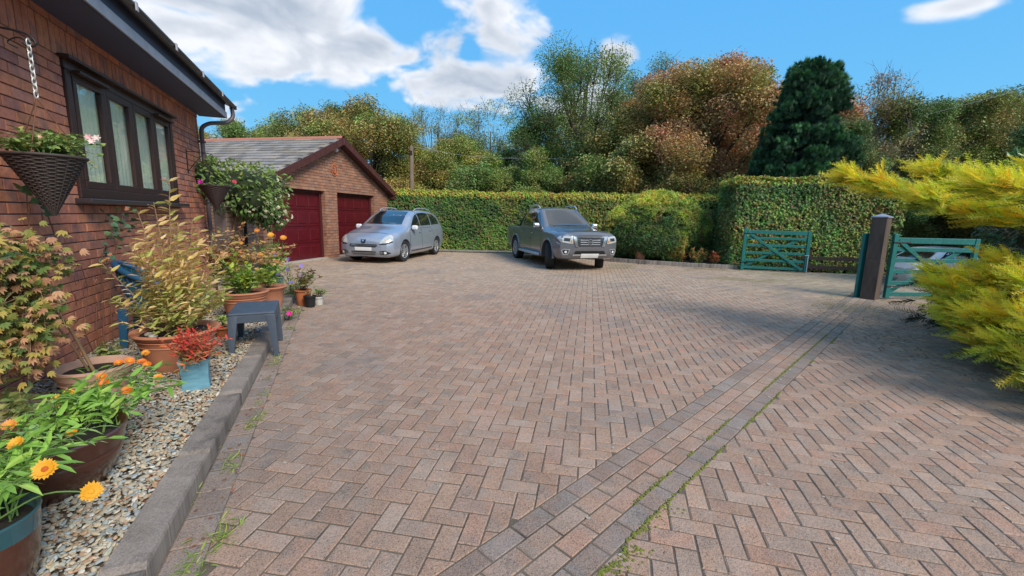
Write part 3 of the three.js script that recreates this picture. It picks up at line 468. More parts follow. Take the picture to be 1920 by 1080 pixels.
// ------------------------------------------------------------------ gates, post, rail fence, pole, wires
function gate(name, label, pos, turn, W, Hh, pal, flip) {
  const T = thing(name, label, 'gate', pos, turn), bar = (n, cx, cy, sx, sy, sz, z = 0, rot) => new MB().box(cx, cy, z, sx, sy, sz, .008, rot).mesh(n, pal, T);
  bar('hanging_stile', .045, Hh / 2 + .03, .09, Hh + .06, .07); bar('closing_stile', W - .045, Hh / 2, .09, Hh, .07);
  const ys = [.08, .30, .52, .74, .95]; ys.forEach(y => bar('rail', W / 2, y * Hh / 1.18, W - .185, .078, .03)); bar('top_rail', W / 2, 1.12 * Hh / 1.18, W - .185, .115, .05);
  const x0 = flip ? W - .1 : .1, x1 = flip ? .25 : W - .15, len = Math.hypot(x1 - x0, Hh * .9); bar('brace', (x0 + x1) / 2, Hh * .5, len, .075, .026, .03, [0, 0, Math.atan2(-Hh * .9, x1 - x0)]);
  const len2 = Math.hypot(x1 - x0, Hh * .78); bar('brace', (x0 + x1) / 2, Hh * .48, len2, .075, .026, -.03, [0, 0, Math.atan2(Hh * .78, x1 - x0)]);
  for (const y of [.2, .92]) new MB().tube([[-.02, y * Hh, .045], [.32, y * Hh, .045]], .012, .012, 6).mesh('hinge', M.iron, T);
  return T;
}
{
  const g = gate('timber_gate', 'green painted timber gate leaf standing open against the tall hedge', [7.05, .02, -13.32], -Math.atan2(.42, 1.75), 1.82, 1.22, M.gate, false);
  new MB().tube([[1.79, .52, .05], [1.79, .0, .05]], .011, .011, 6).mesh('drop_bolt', M.clip, g); new MB().tube([[1.70, .5, .05], [1.82, .52, .05]], .01, .01, 6).mesh('bolt_handle', M.clip, g);
  gate('timber_gate', 'shaded green timber gate hung from the brown post, half hidden by golden conifer', [7.52, .03, -8.62], deg(1.5), 1.75, 1.22, M.gate, false);
  const P = thing('gate_post', 'thick dark brown timber gate post with grey pyramid cap', 'post', [7.27, 0, -8.66], deg(33));
  new MB().box(0, .8, 0, .25, 1.66, .25, .012).mesh('shaft', M.post, P); const c = new THREE.ConeGeometry(.2, .06, 4); c.rotateY(Math.PI / 4); const cm = new MB().add(c, new THREE.Matrix4().setPosition(0, 1.675, 0)); cm.box(0, 1.635, 0, .28, .025, .28, .004); cm.mesh('cap', M.postCap, P);
  new MB().box(-.05, .65, -.20, .09, 1.32, .07, .01, [0, -.5, 0]).mesh('slam_post', M.gate, P);
  const F = thing('rail_fence', 'low dark timber rail fence at the foot of the tall hedge', 'fence', [8.9, 0, -13.08], deg(-9));
  for (const y of [.17, .44]) new MB().box(1.0, y, 0, 2.3, .1, .04, .006).mesh('rail', M.rail, F); for (const x of [.1, 1.9]) new MB().box(x, .33, -.06, .09, .72, .08, .008).mesh('fence_post', M.rail, F);
  const U = thing('utility_pole', 'weathered wooden utility pole rising behind the long hedge', 'utility pole', [-5.42, -.1, -23.38]);
  new MB().tube([[0, 0, 0], [.02, 5.05, 0]], .135, .105, 10).mesh('shaft', M.pole, U); for (const s of [-1, 1]) new MB().tube([[0, 4.85, 0], [.2 * s, 4.93, .02]], .014, .014, 5).tube([[.2 * s, 4.9, .02], [.2 * s, 5.0, .02]], .03, .03, 6).mesh('insulator', M.iron, U); new MB().box(0, 4.72, .1, .16, .22, .06, .01).mesh('junction_box', M.black, U);
  const w = new MB().tube([[-5.42, 4.95, -23.38], [-2.3, 4.62, -24.1], [1.0, 4.63, -24.5], [7.1, 4.7, -24.0], [12.6, 5.1, -22.7], [17.4, 6.1, -21.9], [24.4, 8.3, -19.1], [29.6, 10.9, -17.2]], .008, .008, 4, 8); tag(w.mesh(numbered('overhead_wire'), M.wire, scene), 'thin overhead wire sagging from the wooden pole past the trees', 'wire');
}

// ------------------------------------------------------------------ vehicles: lofted shells with projected glass, lamps and doors
function carLoft(st, N = 5) { // st: [z, [[x,y] x 8]] front to back, half sections from bottom centre to top centre
  const rings = []; for (let i = 0; i < st.length - 1; i++) for (let k = 0; k < N; k++) { const t = k / N; rings.push([lerp(st[i][0], st[i + 1][0], t), st[i][1].map((p, j) => [lerp(p[0], st[i + 1][1][j][0], t), lerp(p[1], st[i + 1][1][j][1], t)])]); }
  rings.push(st[st.length - 1]);
  const P = [], I = []; const sub = 3;
  const full = rings.map(([z, h]) => { const c = new THREE.CatmullRomCurve3(h.map(p => V(p[0], p[1], 0)), false, 'centripetal'), q = []; const n = (h.length - 1) * sub; for (let i = 0; i <= n; i++) { const p = c.getPoint(i / n); q.push([Math.max(0, p.x), p.y]); } q[0][0] = 0; q[n][0] = 0; const o = []; for (let i = 0; i <= n; i++) o.push([q[i][0], q[i][1], z]); for (let i = n - 1; i > 0; i--) o.push([-q[i][0], q[i][1], z]); return o; });
  const m = full[0].length; full.forEach(r => r.forEach(p => P.push(...p)));
  for (let i = 0; i < full.length - 1; i++) for (let j = 0; j < m; j++) { const a = i * m + j, b = i * m + (j + 1) % m, c = a + m, d = b + m; I.push(a, c, b, b, c, d); }
  const cap = (i, flip) => { const r = full[i], c = P.length / 3; let y = 0; r.forEach(p => y += p[1] / m); P.push(0, y, r[0][2]); for (let j = 0; j < m; j++) { const a = i * m + j, b = i * m + (j + 1) % m; flip ? I.push(c, b, a) : I.push(c, a, b); } };
  cap(0, false); cap(full.length - 1, true);
  const g = new THREE.BufferGeometry(); g.setAttribute('position', new THREE.Float32BufferAttribute(P, 3)); g.setIndex(I); g.computeVertexNormals();
  // outward check
  const n = g.attributes.normal, p = g.attributes.position; let s = 0; for (let i = 0; i < p.count; i++) s += n.getX(i) * p.getX(i); if (s < 0) { for (let i = 0; i < I.length; i += 3) { const t = I[i]; I[i] = I[i + 1]; I[i + 1] = t; } g.setIndex(I); g.computeVertexNormals(); }
  g.setAttribute('uv', new THREE.Float32BufferAttribute(new Float32Array(p.count * 2), 2)); return g;
}
function carPatch(body, poly, dir, off, step = .09) { // poly in the plane seen along dir: 'L'/'R' (z,y), 'F'/'B' (x,y), 'T' (x,z)
  const shp = new THREE.Shape(poly.map(q => new THREE.Vector2(q[0], q[1]))), g0 = new THREE.ShapeGeometry(shp, 3), pp = g0.attributes.position, ix = g0.index.array; let tris = [];
  for (let i = 0; i < ix.length; i += 3) tris.push([0, 1, 2].map(k => [pp.getX(ix[i + k]), pp.getY(ix[i + k])]));
  for (let pass = 0; pass < 6; pass++) { const nx = []; let any = false; for (const t of tris) { const L = [0, 1, 2].map(k => Math.hypot(t[k][0] - t[(k + 1) % 3][0], t[k][1] - t[(k + 1) % 3][1])), mx = Math.max(...L); if (mx < step) { nx.push(t); continue; } any = true; const k = L.indexOf(mx), a = t[k], b = t[(k + 1) % 3], c = t[(k + 2) % 3], m = [(a[0] + b[0]) / 2, (a[1] + b[1]) / 2]; nx.push([a, m, c], [m, b, c]); } tris = nx; if (!any) break; }
  const rc = new THREE.Raycaster(), mb = new MB(), cache = new Map();
  const O = { L: q => [V(3, q[1], q[0]), V(-1, 0, 0)], R: q => [V(-3, q[1], q[0]), V(1, 0, 0)], F: q => [V(q[0], q[1], 6), V(0, 0, -1)], B: q => [V(q[0], q[1], -6), V(0, 0, 1)], T: q => [V(q[0], 5, q[1]), V(0, -1, 0)] }[dir];
  const hit = q => { const k = q[0].toFixed(4) + ',' + q[1].toFixed(4); if (cache.has(k)) return cache.get(k); const [o, d] = O(q); rc.set(o, d); const h = rc.intersectObject(body, false)[0]; let r = null; if (h) { const g = body.geometry, f = h.face, n = V(0, 0, 0), N = g.attributes.normal, Pp = g.attributes.position; const bc = new THREE.Vector3(); THREE.Triangle.getBarycoord(h.point, V().fromBufferAttribute(Pp, f.a), V().fromBufferAttribute(Pp, f.b), V().fromBufferAttribute(Pp, f.c), bc); n.addScaledVector(V().fromBufferAttribute(N, f.a), bc.x).addScaledVector(V().fromBufferAttribute(N, f.b), bc.y).addScaledVector(V().fromBufferAttribute(N, f.c), bc.z).normalize(); const p = h.point.clone().addScaledVector(n, off); r = [[p.x, p.y, p.z], [n.x, n.y, n.z]]; } cache.set(k, r); return r; };
  const outSign = { L: [1, 0, 0], R: [-1, 0, 0], F: [0, 0, 1], B: [0, 0, -1], T: [0, 1, 0] }[dir];
  for (const t of tris) { const h = t.map(hit); if (h.some(q => !q)) continue; const [a, b, c] = h.map(q => q[0]); const u = [b[0] - a[0], b[1] - a[1], b[2] - a[2]], v = [c[0] - a[0], c[1] - a[1], c[2] - a[2]], n = [u[1] * v[2] - u[2] * v[1], u[2] * v[0] - u[0] * v[2], u[0] * v[1] - u[1] * v[0]]; const s = n[0] * outSign[0] + n[1] * outSign[1] + n[2] * outSign[2]; const k0 = mb.n.length; if (s >= 0) mb.tri(a, b, c, [1, 1, 1]); else mb.tri(a, c, b, [1, 1, 1]); const o = s >= 0 ? [0, 1, 2] : [0, 2, 1]; o.forEach((q, i) => { for (let w = 0; w < 3; w++) mb.n[k0 + i * 3 + w] = h[q][1][w]; }); }
  return mb;
}
function wheelGeo(r, w, spokes, dbl) {
  const ty = new THREE.LatheGeometry([[r * .66, -w * .42], [r * .9, -w * .5], [r * .975, -w * .44], [r, -w * .28], [r, w * .28], [r * .975, w * .44], [r * .9, w * .5], [r * .66, w * .42]].map(q => new THREE.Vector2(...q)), 36); ty.rotateZ(-Math.PI / 2);
  const rm = new MB(); const rg = new THREE.LatheGeometry([[r * .67, -w * .42], [r * .67, w * .44], [r * .63, w * .45], [r * .60, w * .38], [r * .58, -w * .3]].map(q => new THREE.Vector2(...q)), 32); rg.rotateZ(-Math.PI / 2); rm.add(rg);
  for (let i = 0; i < spokes; i++) for (const d of dbl ? [-.09, .09] : [0]) { const a = i / spokes * 6.2832; const g = new RoundedBoxGeometry(w * .16, r * .52, dbl ? r * .085 : r * .15, 2, .006); const m = new THREE.Matrix4().makeRotationX(a).multiply(new THREE.Matrix4().makeTranslation(w * .34, r * .36, d * r)); rm.add(g, m); }
  const hub = new THREE.CylinderGeometry(r * .15, r * .17, w * .2, 16); hub.rotateZ(-Math.PI / 2); rm.add(hub, new THREE.Matrix4().setPosition(w * .32, 0, 0));
  const bk = new MB(), dg = new THREE.CylinderGeometry(r * .62, r * .62, w * .1, 28); dg.rotateZ(-Math.PI / 2); bk.add(dg, new THREE.Matrix4().setPosition(-w * .05, 0, 0)); const bd = new THREE.CylinderGeometry(r * .42, r * .42, w * .05, 24); bd.rotateZ(-Math.PI / 2);
  return { tyre: ty, rim: rm.geo, back: bk.geo };
}
function vehicle(name, label, cat, pos, turn, S) {
  const T = thing(name, label, cat, pos, turn); let g = carLoft(S.st);
  if (S.arch) { try { const ev = new Evaluator(); ev.useGroups = false; ev.attributes = ['position', 'normal', 'uv']; let b = new Brush(g); b.updateMatrixWorld(); for (const z of S.axles) for (const s of [-1, 1]) { const c = new THREE.CylinderGeometry(S.arch, S.arch, .42, 32); c.rotateZ(Math.PI / 2); const k = new Brush(c); k.position.set(s * (S.track / 2 + .06), S.wr + .01, z); k.updateMatrixWorld(); b = ev.evaluate(b, k, SUBTRACTION); b.updateMatrixWorld(); } g = b.geometry; g.clearGroups(); } catch (e) { console.log('csg', e.message); } }
  g = toCreasedNormals(g.index ? g.toNonIndexed() : g, deg(38));
  const body = mesh('body', g, S.paint, T); body.updateMatrixWorld(); const pb = new THREE.Mesh(g, new THREE.MeshBasicMaterial({ side: THREE.DoubleSide })); pb.updateMatrixWorld();
  const patch = (n, poly, dir, mat, off = .006, parent = T) => { const m = carPatch(pb, poly, dir, off, S.step || .09); return m.p.length ? m.mesh(n, mat, parent) : null; };
  const mir = p => p.map(q => [-q[0], q[1]]);
  patch('windscreen', S.screen, 'F', M.carGlass, .006);
  for (const s of ['L', 'R']) { for (const w of S.glass) patch('side_window', w, s, M.carGlass, .007); for (const d of S.doors) { const c = d.reduce((a, q) => [a[0] + q[0] / d.length, a[1] + q[1] / d.length], [0, 0]); patch('door_gap', d.map(q => [c[0] + (q[0] - c[0]) * 1.014 + Math.sign(q[0] - c[0]) * .006, c[1] + (q[1] - c[1]) * 1.01 + Math.sign(q[1] - c[1]) * .006]), s, M.blackTrim, .0015); const D = patch('door', d, s, S.paint, .004); if (D) patch('handle', [[d.hx - .09, d.hy - .018], [d.hx + .09, d.hy - .018], [d.hx + .09, d.hy + .018], [d.hx - .09, d.hy + .018]], s, S.handle || S.paint, .03, D); } for (const w of S.side || []) patch(w[0], w[1], s, w[2], w[3] || .008); }
  for (const f of S.front) { patch(f[0], f[1], 'F', f[2], f[3] || .008); if (f[4]) patch(f[0], mir(f[1]), 'F', f[2], f[3] || .008); }
  for (const f of S.top || []) { patch(f[0], f[1], 'T', f[2], f[3] || .008); if (f[4]) patch(f[0], mir(f[1]), 'T', f[2], f[3] || .008); }
  for (const f of S.back || []) { patch(f[0], f[1], 'B', f[2], f[3] || .008); if (f[4]) patch(f[0], mir(f[1]), 'B', f[2], f[3] || .008); }
  const wg = wheelGeo(S.wr, S.ww, S.spokes, S.dbl);
  for (const [k, z] of S.axles.entries()) for (const s of [1, -1]) { const W = new THREE.Group(); W.name = 'wheel'; W.position.set(s * S.track / 2, S.wr, z); W.rotation.y = (k === 0 ? S.steer || 0 : 0) + (s < 0 ? Math.PI : 0); T.add(W); mesh('tyre', wg.tyre, M.rubber, W); mesh('rim', wg.rim, S.rimMat || M.rim, W); mesh('brake_disc', wg.back, M.rimDark, W); }
  for (const s of [1, -1]) { const [x, y, z] = S.mirror, m = new MB(); const e = new RoundedBoxGeometry(.2, .15, .13, 3, .055); m.add(e, new THREE.Matrix4().setPosition(s * (x + .12), y, z)); const mm = m.mesh('mirror', S.mirrorMat || S.paint, T); new MB().box(s * (x + .02), y - .06, z, .12, .04, .07, .01).mesh('bracket', M.blackTrim, mm); new MB().box(s * (x + .12), y, z - .066, .16, .11, .006).mesh('mirror_glass', M.carGlass, mm); }
  return { T, patch, body };
}
const sec = (z, yb, w0, lo, mid, belt, edge, rf, top) => [z, [[0, yb], [w0, yb], lo, mid, belt, edge, rf, [0, top]]];
{ // silver people carrier by the garage
  const st = [sec(2.31, .34, .40, [.52, .38], [.56, .48], [.52, .58], [.42, .64], [.25, .67], .68), sec(2.24, .22, .58, [.70, .30], [.74, .48], [.69, .66], [.56, .73], [.3, .78], .79), sec(2.08, .19, .72, [.84, .30], [.86, .54], [.81, .74], [.66, .84], [.38, .88], .89), sec(1.72, .19, .78, [.89, .3], [.91, .58], [.87, .83], [.75, .93], [.45, .985], 1.0), sec(1.22, .19, .8, [.9, .3], [.92, .6], [.885, .92], [.78, 1.03], [.48, 1.085], 1.10), sec(1.0, .19, .8, [.9, .3], [.92, .62], [.885, .96], [.79, 1.10], [.58, 1.17], 1.19), sec(.55, .19, .8, [.9, .3], [.92, .64], [.885, 1.0], [.72, 1.375], [.54, 1.435], 1.45), sec(.15, .19, .8, [.9, .3], [.92, .64], [.885, 1.02], [.675, 1.535], [.5, 1.59], 1.60), sec(-.5, .19, .8, [.9, .3], [.92, .65], [.885, 1.04], [.67, 1.58], [.5, 1.635], 1.645), sec(-1.3, .19, .8, [.9, .3], [.92, .66], [.885, 1.06], [.665, 1.555], [.5, 1.61], 1.62), sec(-1.85, .22, .78, [.88, .32], [.91, .66], [.87, 1.06], [.64, 1.49], [.47, 1.545], 1.555), sec(-2.08, .26, .74, [.84, .34], [.88, .64], [.84, 1.03], [.60, 1.36], [.42, 1.42], 1.43), sec(-2.22, .34, .66, [.76, .42], [.80, .62], [.77, .9], [.57, 1.12], [.4, 1.2], 1.21)];
  const D1 = [[1.02, .36], [1.0, .98], [.10, 1.02], [.06, .34]], D2 = [[.04, .34], [.08, 1.02], [-.82, 1.045], [-1.0, .78], [-.92, .55], [-.80, .36]]; D1.hx = .22; D1.hy = .90; D2.hx = -.68; D2.hy = .93;
  const { T } = vehicle('people_carrier', 'silver people carrier parked in front of the right garage door', 'car', [-4.01, 0, -15.13], deg(-10.9), {
    st, paint: M.carSilver, axles: [1.365, -1.365], track: 1.57, wr: .33, ww: .215, arch: .375, spokes: 5, dbl: true, steer: deg(-4), mirror: [.87, 1.06, .82], mirrorMat: std([.72, .74, .78], .3),
    screen: [[-.62, 1.155], [.62, 1.155], [.565, 1.36], [.50, 1.56], [.25, 1.575], [0, 1.58], [-.25, 1.575], [-.50, 1.56], [-.565, 1.36]],
    glass: [[[.80, 1.09], [.12, 1.11], [.14, 1.49], [.30, 1.43], [.55, 1.29]], [[.06, 1.11], [-.82, 1.125], [-.84, 1.52], [-.4, 1.54], [.06, 1.51]], [[-.90, 1.125], [-1.72, 1.15], [-1.62, 1.36], [-1.3, 1.49], [-.92, 1.52]]],
    doors: [D1, D2], side: [['sill_trim', [[.95, .30], [-.86, .32], [-.86, .345], [.95, .325]], M.blackTrim, .01]],
    front: [['grille', [[-.42, .585], [.42, .585], [.45, .545], [.38, .50], [-.38, .50], [-.45, .545]], M.darkGrille, .01], ['grille_bar', [[-.40, .557], [.40, .557], [.40, .540], [-.40, .540]], M.chrome, .018], ['lower_grille', [[-.40, .375], [.40, .375], [.36, .275], [-.36, .275]], M.darkGrille, .01], ['grille_bar', [[-.38, .345], [.38, .345], [.38, .332], [-.38, .332]], M.silverTrim, .018], ['grille_bar', [[-.37, .315], [.37, .315], [.37, .302], [-.37, .302]], M.silverTrim, .018],
      ['number_plate', [[-.27, .495], [.27, .495], [.27, .395], [-.27, .395]], M.plate, .022], ['badge_shield', [[-.085, .715], [.085, .715], [.07, .63], [0, .605], [-.07, .63]], M.black, .012], ['badge', [[-.03, .70], [.035, .695], [.04, .68], [.01, .675], [.035, .645], [.02, .635], [.0, .655], [-.025, .625], [-.04, .63], [-.02, .66], [-.04, .68]], M.chrome, .02],
      ['headlight', [[.50, .60], [.62, .80], [.72, .855], [.80, .80], [.835, .68], [.70, .625]], M.headlamp, .012, true], ['headlight_trim', [[.50, .595], [.70, .62], [.835, .672], [.84, .645], [.70, .585], [.56, .575]], M.blackTrim, .012, true], ['indicator', [[.66, .70], [.73, .72], [.73, .69], [.67, .672]], M.amber, .016, true], ['fog_surround', [[.52, .39], [.68, .40], [.80, .33], [.68, .28], [.52, .29]], M.blackTrim, .012, true], ['fog_light', Array.from({ length: 10 }, (_, i) => [.67 + .038 * Math.cos(i * .628), .338 + .038 * Math.sin(i * .628)]), M.lens, .02, true], ['fog_bar', [[.525, .365], [.60, .368], [.60, .355], [.525, .352]], M.silverTrim, .018, true], ['fog_bar', [[.525, .325], [.60, .328], [.60, .315], [.525, .312]], M.silverTrim, .018, true]],
    top: [['roof_panel', [[-.46, .02], [.46, .02], [.46, -1.5], [-.46, -1.5]], M.carGlass, .006], ['bonnet_seam', [[-.62, 1.985], [.62, 1.985], [.62, 1.972], [-.62, 1.972]], M.blackTrim, .004]],
    back: [['rear_window', [[-.52, 1.12], [.52, 1.12], [.44, 1.38], [-.44, 1.38]], M.carGlass], ['tail_light', [[.62, .92], [.76, .92], [.70, 1.12], [.56, 1.16]], M.tailRed, .01, true], ['number_plate', [[-.26, .78], [.26, .78], [.26, .67], [-.26, .67]], M.plate, .01]] });
  for (const s of [1, -1]) new MB().tube([[s * .60, 1.58, .10], [s * .625, 1.655, -.05], [s * .625, 1.69, -.6], [s * .615, 1.66, -1.2], [s * .60, 1.59, -1.45]], .018, .018, 8, 6).mesh('roof_rail', M.silverTrim, T);
  new MB().tube([[-.45, 1.185, 1.02], [.05, 1.20, 1.0]], .009, .007, 5).tube([[.1, 1.19, 1.02], [.55, 1.17, .99]], .009, .007, 5).mesh('wiper', M.black, T);
}
{ // grey pickup
  const st = [sec(2.50, .50, .50, [.60, .54], [.64, .72], [.62, .92], [.54, .98], [.32, 1.02], 1.03), sec(2.42, .38, .72, [.82, .46], [.86, .74], [.82, .96], [.68, 1.05], [.38, 1.09], 1.10), sec(2.2, .34, .82, [.91, .46], [.93, .78], [.90, 1.0], [.76, 1.09], [.42, 1.13], 1.14), sec(1.25, .32, .84, [.92, .45], [.925, .8], [.90, 1.06], [.79, 1.14], [.44, 1.19], 1.20), sec(1.06, .32, .84, [.91, .45], [.92, .8], [.89, 1.10], [.81, 1.18], [.58, 1.225], 1.24), sec(.62, .32, .84, [.91, .45], [.92, .8], [.89, 1.12], [.735, 1.46], [.54, 1.51], 1.525), sec(.24, .32, .84, [.91, .45], [.92, .8], [.89, 1.13], [.67, 1.70], [.5, 1.75], 1.77), sec(-.2, .32, .84, [.91, .45], [.92, .8], [.89, 1.14], [.66, 1.745], [.5, 1.795], 1.81), sec(-.8, .32, .84, [.91, .45], [.92, .8], [.89, 1.14], [.66, 1.735], [.5, 1.785], 1.80), sec(-.98, .32, .84, [.91, .45], [.92, .8], [.89, 1.14], [.70, 1.60], [.52, 1.66], 1.68), sec(-1.10, .34, .84, [.91, .45], [.92, .8], [.90, 1.10], [.84, 1.15], [.5, 1.15], 1.15), sec(-2.6, .40, .82, [.90, .50], [.92, .8], [.90, 1.10], [.84, 1.15], [.5, 1.15], 1.15), sec(-2.76, .46, .80, [.87, .54], [.89, .8], [.87, 1.08], [.80, 1.13], [.48, 1.13], 1.13)];
  const D1 = [[1.02, .50], [1.02, 1.06], [.12, 1.10], [.10, .48]], D2 = [[.08, .48], [.10, 1.10], [-.92, 1.11], [-1.0, .85], [-.90, .49]]; D1.hx = .26; D1.hy = .98; D2.hx = -.72; D2.hy = 1.0;
  const arc = Array.from({ length: 20 }, (_, i) => [.085 * Math.cos(i * .3142), .83 + .085 * Math.sin(i * .3142)]), arc2 = Array.from({ length: 20 }, (_, i) => [.062 * Math.cos(i * .3142), .83 + .062 * Math.sin(i * .3142)]);
  const { T } = vehicle('pickup_truck', 'grey double-cab pickup truck with wheels turned, parked before the long hedge', 'pickup truck', [1.42, 0, -14.45], deg(16.9), {
    st, paint: M.carGrey, axles: [1.575, -1.575], track: 1.60, wr: .385, ww: .26, arch: .45, spokes: 6, dbl: true, rimMat: M.rim, steer: deg(-27), mirror: [.87, 1.24, .80], mirrorMat: M.chrome, handle: M.chrome,
    screen: [[-.66, 1.235], [.66, 1.235], [.60, 1.48], [.53, 1.70], [.25, 1.72], [0, 1.725], [-.25, 1.72], [-.53, 1.70], [-.60, 1.48]],
    glass: [[[.80, 1.20], [.14, 1.21], [.14, 1.64], [.30, 1.62], [.56, 1.44]], [[.06, 1.21], [-.74, 1.22], [-.88, 1.36], [-.74, 1.64], [-.3, 1.66], [.06, 1.65]]],
    doors: [D1, D2],
    front: [['grille', [[-.44, .94], [.44, .94], [.40, .74], [.34, .71], [-.34, .71], [-.40, .74]], M.darkGrille, .01], ['grille_bar', [[-.30, .895], [.30, .895], [.30, .875], [-.30, .875]], M.silverTrim, .02], ['grille_bar', [[-.30, .835], [.30, .835], [.30, .815], [-.30, .815]], M.silverTrim, .02], ['grille_bar', [[-.30, .775], [.30, .775], [.30, .755], [-.30, .755]], M.silverTrim, .02],
      ['grille_surround', [[.42, .955], [.52, .955], [.44, .70], [.36, .70]], M.chrome, .02, true], ['grille_strip', [[-.52, .985], [.52, .985], [.52, .955], [-.52, .955]], M.chrome, .02], ['badge', arc, M.chrome, .024], ['badge_centre', arc2, M.darkGrille, .027], ['badge_bar', [[-.085, .845], [.085, .845], [.085, .815], [-.085, .815]], M.chrome, .03],
      ['headlight', [[.53, .965], [.70, .99], [.84, .985], [.90, .93], [.86, .83], [.70, .80], [.52, .78]], M.headlamp, .012, true], ['headlight_inner', [[.60, .93], [.76, .94], [.78, .86], [.62, .84]], M.darkGrille, .016, true], ['indicator', [[.54, .87], [.59, .88], [.60, .83], [.55, .81]], M.amber, .018, true],
      ['lower_grille', [[-.44, .585], [.44, .585], [.48, .50], [-.48, .50]], M.black, .01], ['bumper_bar', [[-.52, .50], [.52, .50], [.52, .455], [-.52, .455]], M.silverTrim, .022], ['number_plate', [[-.27, .52], [.27, .52], [.27, .405], [-.27, .405]], M.plate, .032],
      ['fog_trim', [[.60, .63], [.76, .645], [.84, .60], [.78, .47], [.66, .48]], M.silverTrim, .012, true], ['fog_surround', [[.63, .61], [.755, .625], [.81, .595], [.76, .50], [.67, .505]], M.black, .016, true], ['fog_light', Array.from({ length: 10 }, (_, i) => [.715 + .035 * Math.cos(i * .628), .56 + .035 * Math.sin(i * .628)]), M.lens, .022, true]],
    top: [['tonneau_cover', [[-.74, -1.18], [.74, -1.18], [.74, -2.66], [-.74, -2.66]], M.blackTrim, .012]],
    back: [['tail_light', [[.74, .86], [.86, .86], [.84, 1.08], [.74, 1.09]], M.tailRed, .01, true], ['rear_window', [[-.5, 1.22], [.5, 1.22], [.46, 1.58], [-.46, 1.58]], M.carGlass], ['number_plate', [[-.26, .62], [.26, .62], [.26, .51], [-.26, .51]], M.plate, .012]] });
  for (const s of [1, -1]) { new MB().tube([[s * .63, 1.74, .15], [s * .64, 1.83, .05], [s * .635, 1.865, -.35], [s * .63, 1.83, -.74], [s * .62, 1.74, -.86]], .024, .024, 8, 6).mesh('roof_rail', M.silverTrim, T); const b = new MB().tube([[s * .93, .36, 1.02], [s * .98, .37, .9], [s * .98, .37, -.85], [s * .93, .36, -1.0]], .045, .045, 8, 4); b.box(s * .93, .385, 0, .16, .03, 1.7, .01); b.mesh('running_board', M.silverTrim, T); new MB().tube([[s * .72, 1.15, -1.75], [s * .68, 1.45, -1.35], [s * .64, 1.60, -1.15]], .03, .03, 8, 4).mesh('styling_bar', M.blackTrim, T);
    for (const z of [1.575, -1.575]) { const p = []; for (let i = 0; i <= 14; i++) { const a = lerp(-.12, Math.PI + .12, i / 14); p.push([s * .915, .395 + Math.sin(a) * .475, z + Math.cos(a) * .475]); } new MB().tube(p, .035, .035, 6, 1).mesh('arch_flare', M.carGrey, T); } }
  new MB().tube([[-.55, 1.235, 1.06], [0, 1.25, 1.05]], .01, .008, 5).tube([[.05, 1.245, 1.06], [.6, 1.225, 1.04]], .01, .008, 5).mesh('wiper', M.black, T);
}
{ // white hatchback down the lane
  const st = [sec(1.95, .34, .42, [.55, .4], [.6, .5], [.56, .6], [.42, .66], [.25, .69], .70), sec(1.8, .2, .65, [.76, .3], [.8, .55], [.76, .74], [.62, .82], [.35, .86], .87), sec(.95, .18, .72, [.82, .3], [.85, .6], [.82, .88], [.72, .96], [.45, 1.0], 1.01), sec(.1, .18, .72, [.82, .3], [.85, .62], [.82, .93], [.64, 1.36], [.45, 1.42], 1.43), sec(-.8, .18, .72, [.82, .3], [.85, .62], [.82, .95], [.63, 1.40], [.45, 1.46], 1.47), sec(-1.5, .2, .7, [.8, .32], [.84, .62], [.8, .95], [.6, 1.30], [.42, 1.37], 1.38), sec(-1.85, .3, .62, [.72, .4], [.76, .6], [.72, .85], [.55, .98], [.4, 1.0], 1.01)];
  const D1 = [[.85, .34], [.85, .88], [-.2, .93], [-.25, .34]]; D1.hx = -.05; D1.hy = .82;
  vehicle('white_car', 'white hatchback down the lane, glimpsed through the shaded gate', 'car', [16.6, terr(16.6, -17.3) + .04, -17.3], deg(-75), { st, paint: M.carWhite, axles: [1.2, -1.25], track: 1.46, wr: .30, ww: .19, arch: .34, spokes: 5, dbl: false, step: .2, mirror: [.8, 1.0, .6], screen: [[-.58, 1.03], [.58, 1.03], [.46, 1.38], [-.46, 1.38]], glass: [[[.72, .96], [-.15, .99], [-.12, 1.34], [.12, 1.31]], [[-.2, .99], [-1.35, 1.02], [-1.2, 1.26], [-.85, 1.35], [-.2, 1.36]]], doors: [D1], front: [['headlight', [[.45, .62], [.7, .74], [.76, .7], [.7, .6]], M.headlamp, .01, true], ['grille', [[-.3, .5], [.3, .5], [.3, .4], [-.3, .4]], M.blackTrim, .01], ['number_plate', [[-.25, .48], [.25, .48], [.25, .38], [-.25, .38]], M.plate, .02]], back: [['rear_window', [[-.45, 1.02], [.45, 1.02], [.4, 1.28], [-.4, 1.28]], M.carGlass], ['tail_light', [[.58, .74], [.72, .74], [.7, .95], [.6, .97]], M.tailRed, .01, true]] });
}

